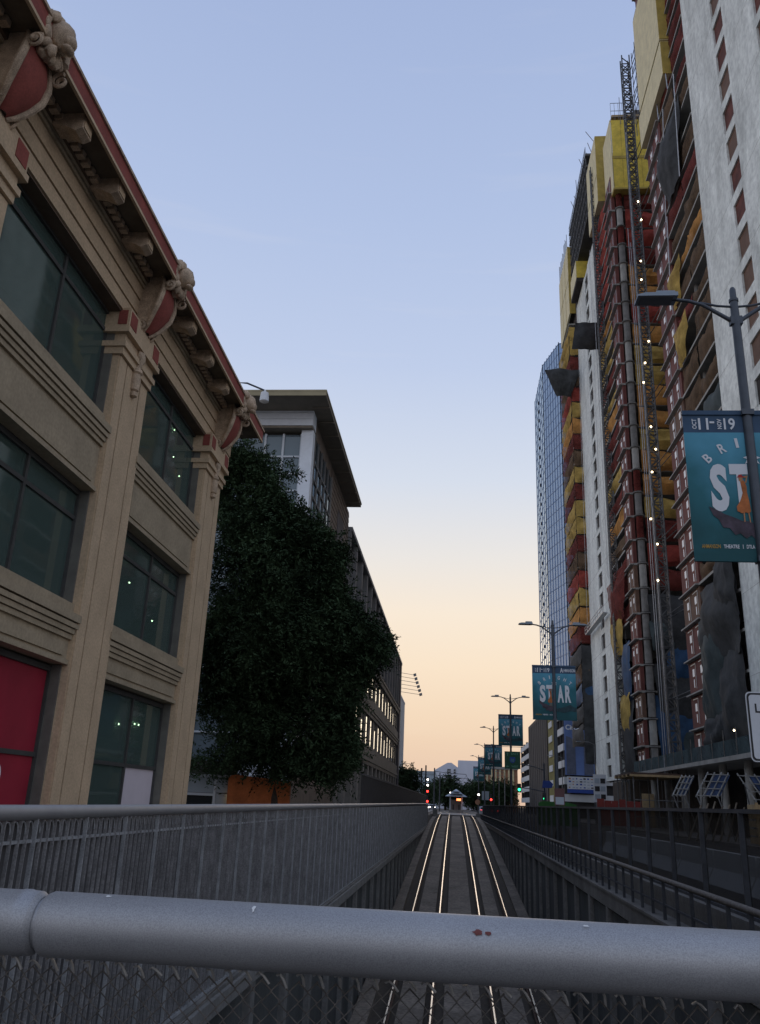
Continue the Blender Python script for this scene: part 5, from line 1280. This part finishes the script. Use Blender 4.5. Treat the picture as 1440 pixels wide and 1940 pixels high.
for k, X in enumerate((-1.4, 2.1)):
    w_ = MB().tube([(X,150,6.4),(X-.2,176,6.3),(X-.8,210,6.3),(X-2,260,6.3)], .02, 4); w_.top('contact_wire', 'fence_post', (X,150,6.4), label=['thin overhead contact wire above the track by the picket fence', 'thin overhead contact wire above the track by the parapet'][k], cat='wire')
st_ = thing('station_shelter', 'small station shelter with stepped peaked metal roof between the tracks', 'shelter', (.4, 192, 0))
MB().box(-1.0, 1.9, 188, 216, 0, .55).part('platform', 'pavement', st_)
for (x, y) in ((-.8, 189), (1.7, 189), (-.8, 196), (1.7, 196)): MB().box(x-.13, x+.13, y-.13, y+.13, .55, 3.3).part('post', 'far_grey', st_)
rf = MB()
for (hw_, z0, z1, tw) in ((2.35, 3.2, 3.75, 1.35), (1.35, 3.75, 4.2, .75), (.75, 4.2, 4.7, .05)):
    b = len(rf.v); rf.v += [(.45-hw_,188,z0),(.45+hw_,188,z0),(.45+hw_,198,z0),(.45-hw_,198,z0),(.45-tw,189.2,z1),(.45+tw,189.2,z1),(.45+tw,197,z1),(.45-tw,197,z1)]
    rf.f += [tuple(b+i for i in q) for q in ((0,3,2,1),(4,5,6,7),(0,1,5,4),(1,2,6,5),(2,3,7,6),(3,0,4,7))]
rf.part('roof', 'far_grey', st_)
MB().box(.55, 1.45, 187.9, 188.1, 2.35, 2.8).part('display', 'light_amber', st_); MB().box(-.6, 1.5, 192, 192.2, .55, 2.6).part('screen_wall', 'frame_grey', st_)
for (x, m) in ((-.3, 'car_dark'), (.2, 'frame_grey'), (.9, 'car_dark')): MB().box(x, x+.35, 190, 190.3, .55, 1.6).part('bench_panel', m, st_)
def car(x, y, label, body, front, group='cars at the crossing'):
    t = thing('car', label, 'car', (x, y, .012), group)
    s = -1
    L_ = [(-2.1,.3),(2.1,.3),(2.15,.75),(1.2,.92),(.7,1.42),(-.9,1.45),(-1.6,.98),(-2.15,.85)]
    MB().prism([(y+(a if front else -a), z+.012) for a, z in L_], 'x', x-.85, x+.85).part('body', body, t)
    gw = [(.62,1.36),(.95,.98),(-1.3,1.0),(-.85,1.38)]
    MB().prism([(y+(a if front else -a), z+.03) for a, z in gw], 'x', x-.86, x+.86).part('side_window', 'pane_dark', t)
    for sx in (-1, 1):
        for dy in (-1.3, 1.3):
            w0 = MB().bar((x+sx*.70, y+dy, .34), (x+sx*.88, y+dy, .34), .33, 14).part('wheel', 'tyre', t); MB().bar((x+sx*.87, y+dy, .34), (x+sx*.89, y+dy, .34), .2, 10).part('rim', 'car_grey', w0)
        yy = y-2.16
        MB().box(x+sx*.6-.16, x+sx*.6+.16, yy-.02, yy+.1, .68, .86).part('headlight' if not front else 'tail_light', 'light_white' if not front else 'light_red', t)
    MB().box(x-.65, x+.65, y-1.75 if front else y-1.3, y-1.1 if front else y-.8, 1.0, 1.3).part('rear_window' if front else 'windscreen', 'pane_dark', t)
car(5.6, 168, 'grey car with red tail lights waiting by the concrete end block', 'car_grey', True)
car(7.7, 174, 'dark car with red tail lights ahead of the grey car', 'car_dark', True)
car(-6.4, 205, 'white car with lit headlights left of the station shelter', 'car_white', False); bpy.data.objects['car.002']['label'] = 'white car with lit headlights on the pavement side of the station shelter'
car(-5.4, 228, 'grey car with lit headlights behind the white car', 'car_grey', False)
gsg = thing('street_sign', 'pale grey street sign panel behind the rail signal', 'sign', (5.3, 152, 0)); MB().box(4.7, 5.9, 151.9, 152, 2.5, 3.9).part('panel', 'far_grey', gsg); MB().bar((5.3,152.1,0),(5.3,152.1,3.8), .06, 6).part('post', 'lamp_pole', gsg)
og = thing('round_sign', 'round orange warning sign over the tail lights', 'sign', (3.9, 148.6, 0)); MB().bar((3.9,148.55,2.1),(3.9,148.6,2.1), .42, 16).part('disc', 'far_brown', og); MB().bar((3.9,148.7,0),(3.9,148.7,2.3), .05, 6).part('post', 'lamp_pole', og)
for k, (x, y, h) in enumerate(((-10.6, 175, 9.5), (-8.4, 182, 9.0), (9.5, 190, 9.0), (11.5, 205, 9.0), (13.0, 230, 9.0), (16.2, 135, 9.0), (16.4, 105, 9.0))):
    t = thing('lamp_post', 'slim single-arm lamp post in the distance', 'street lamp', (x, y, 0), 'slim single-arm lamp posts in the distance')
    MB().bar((x,y,0),(x,y,h), .09, 7, .05).part('pole', 'scaffold', t); MB().tube([(x,y,h-.1),(x-.6,y,h+.15),(x-1.6,y,h+.2)], .04, 5).part('arm', 'scaffold', t); MB().box(x-2.1, x-1.5, y-.12, y+.12, h+.14, h+.24).part('lamp_head', 'lamp_head', t)
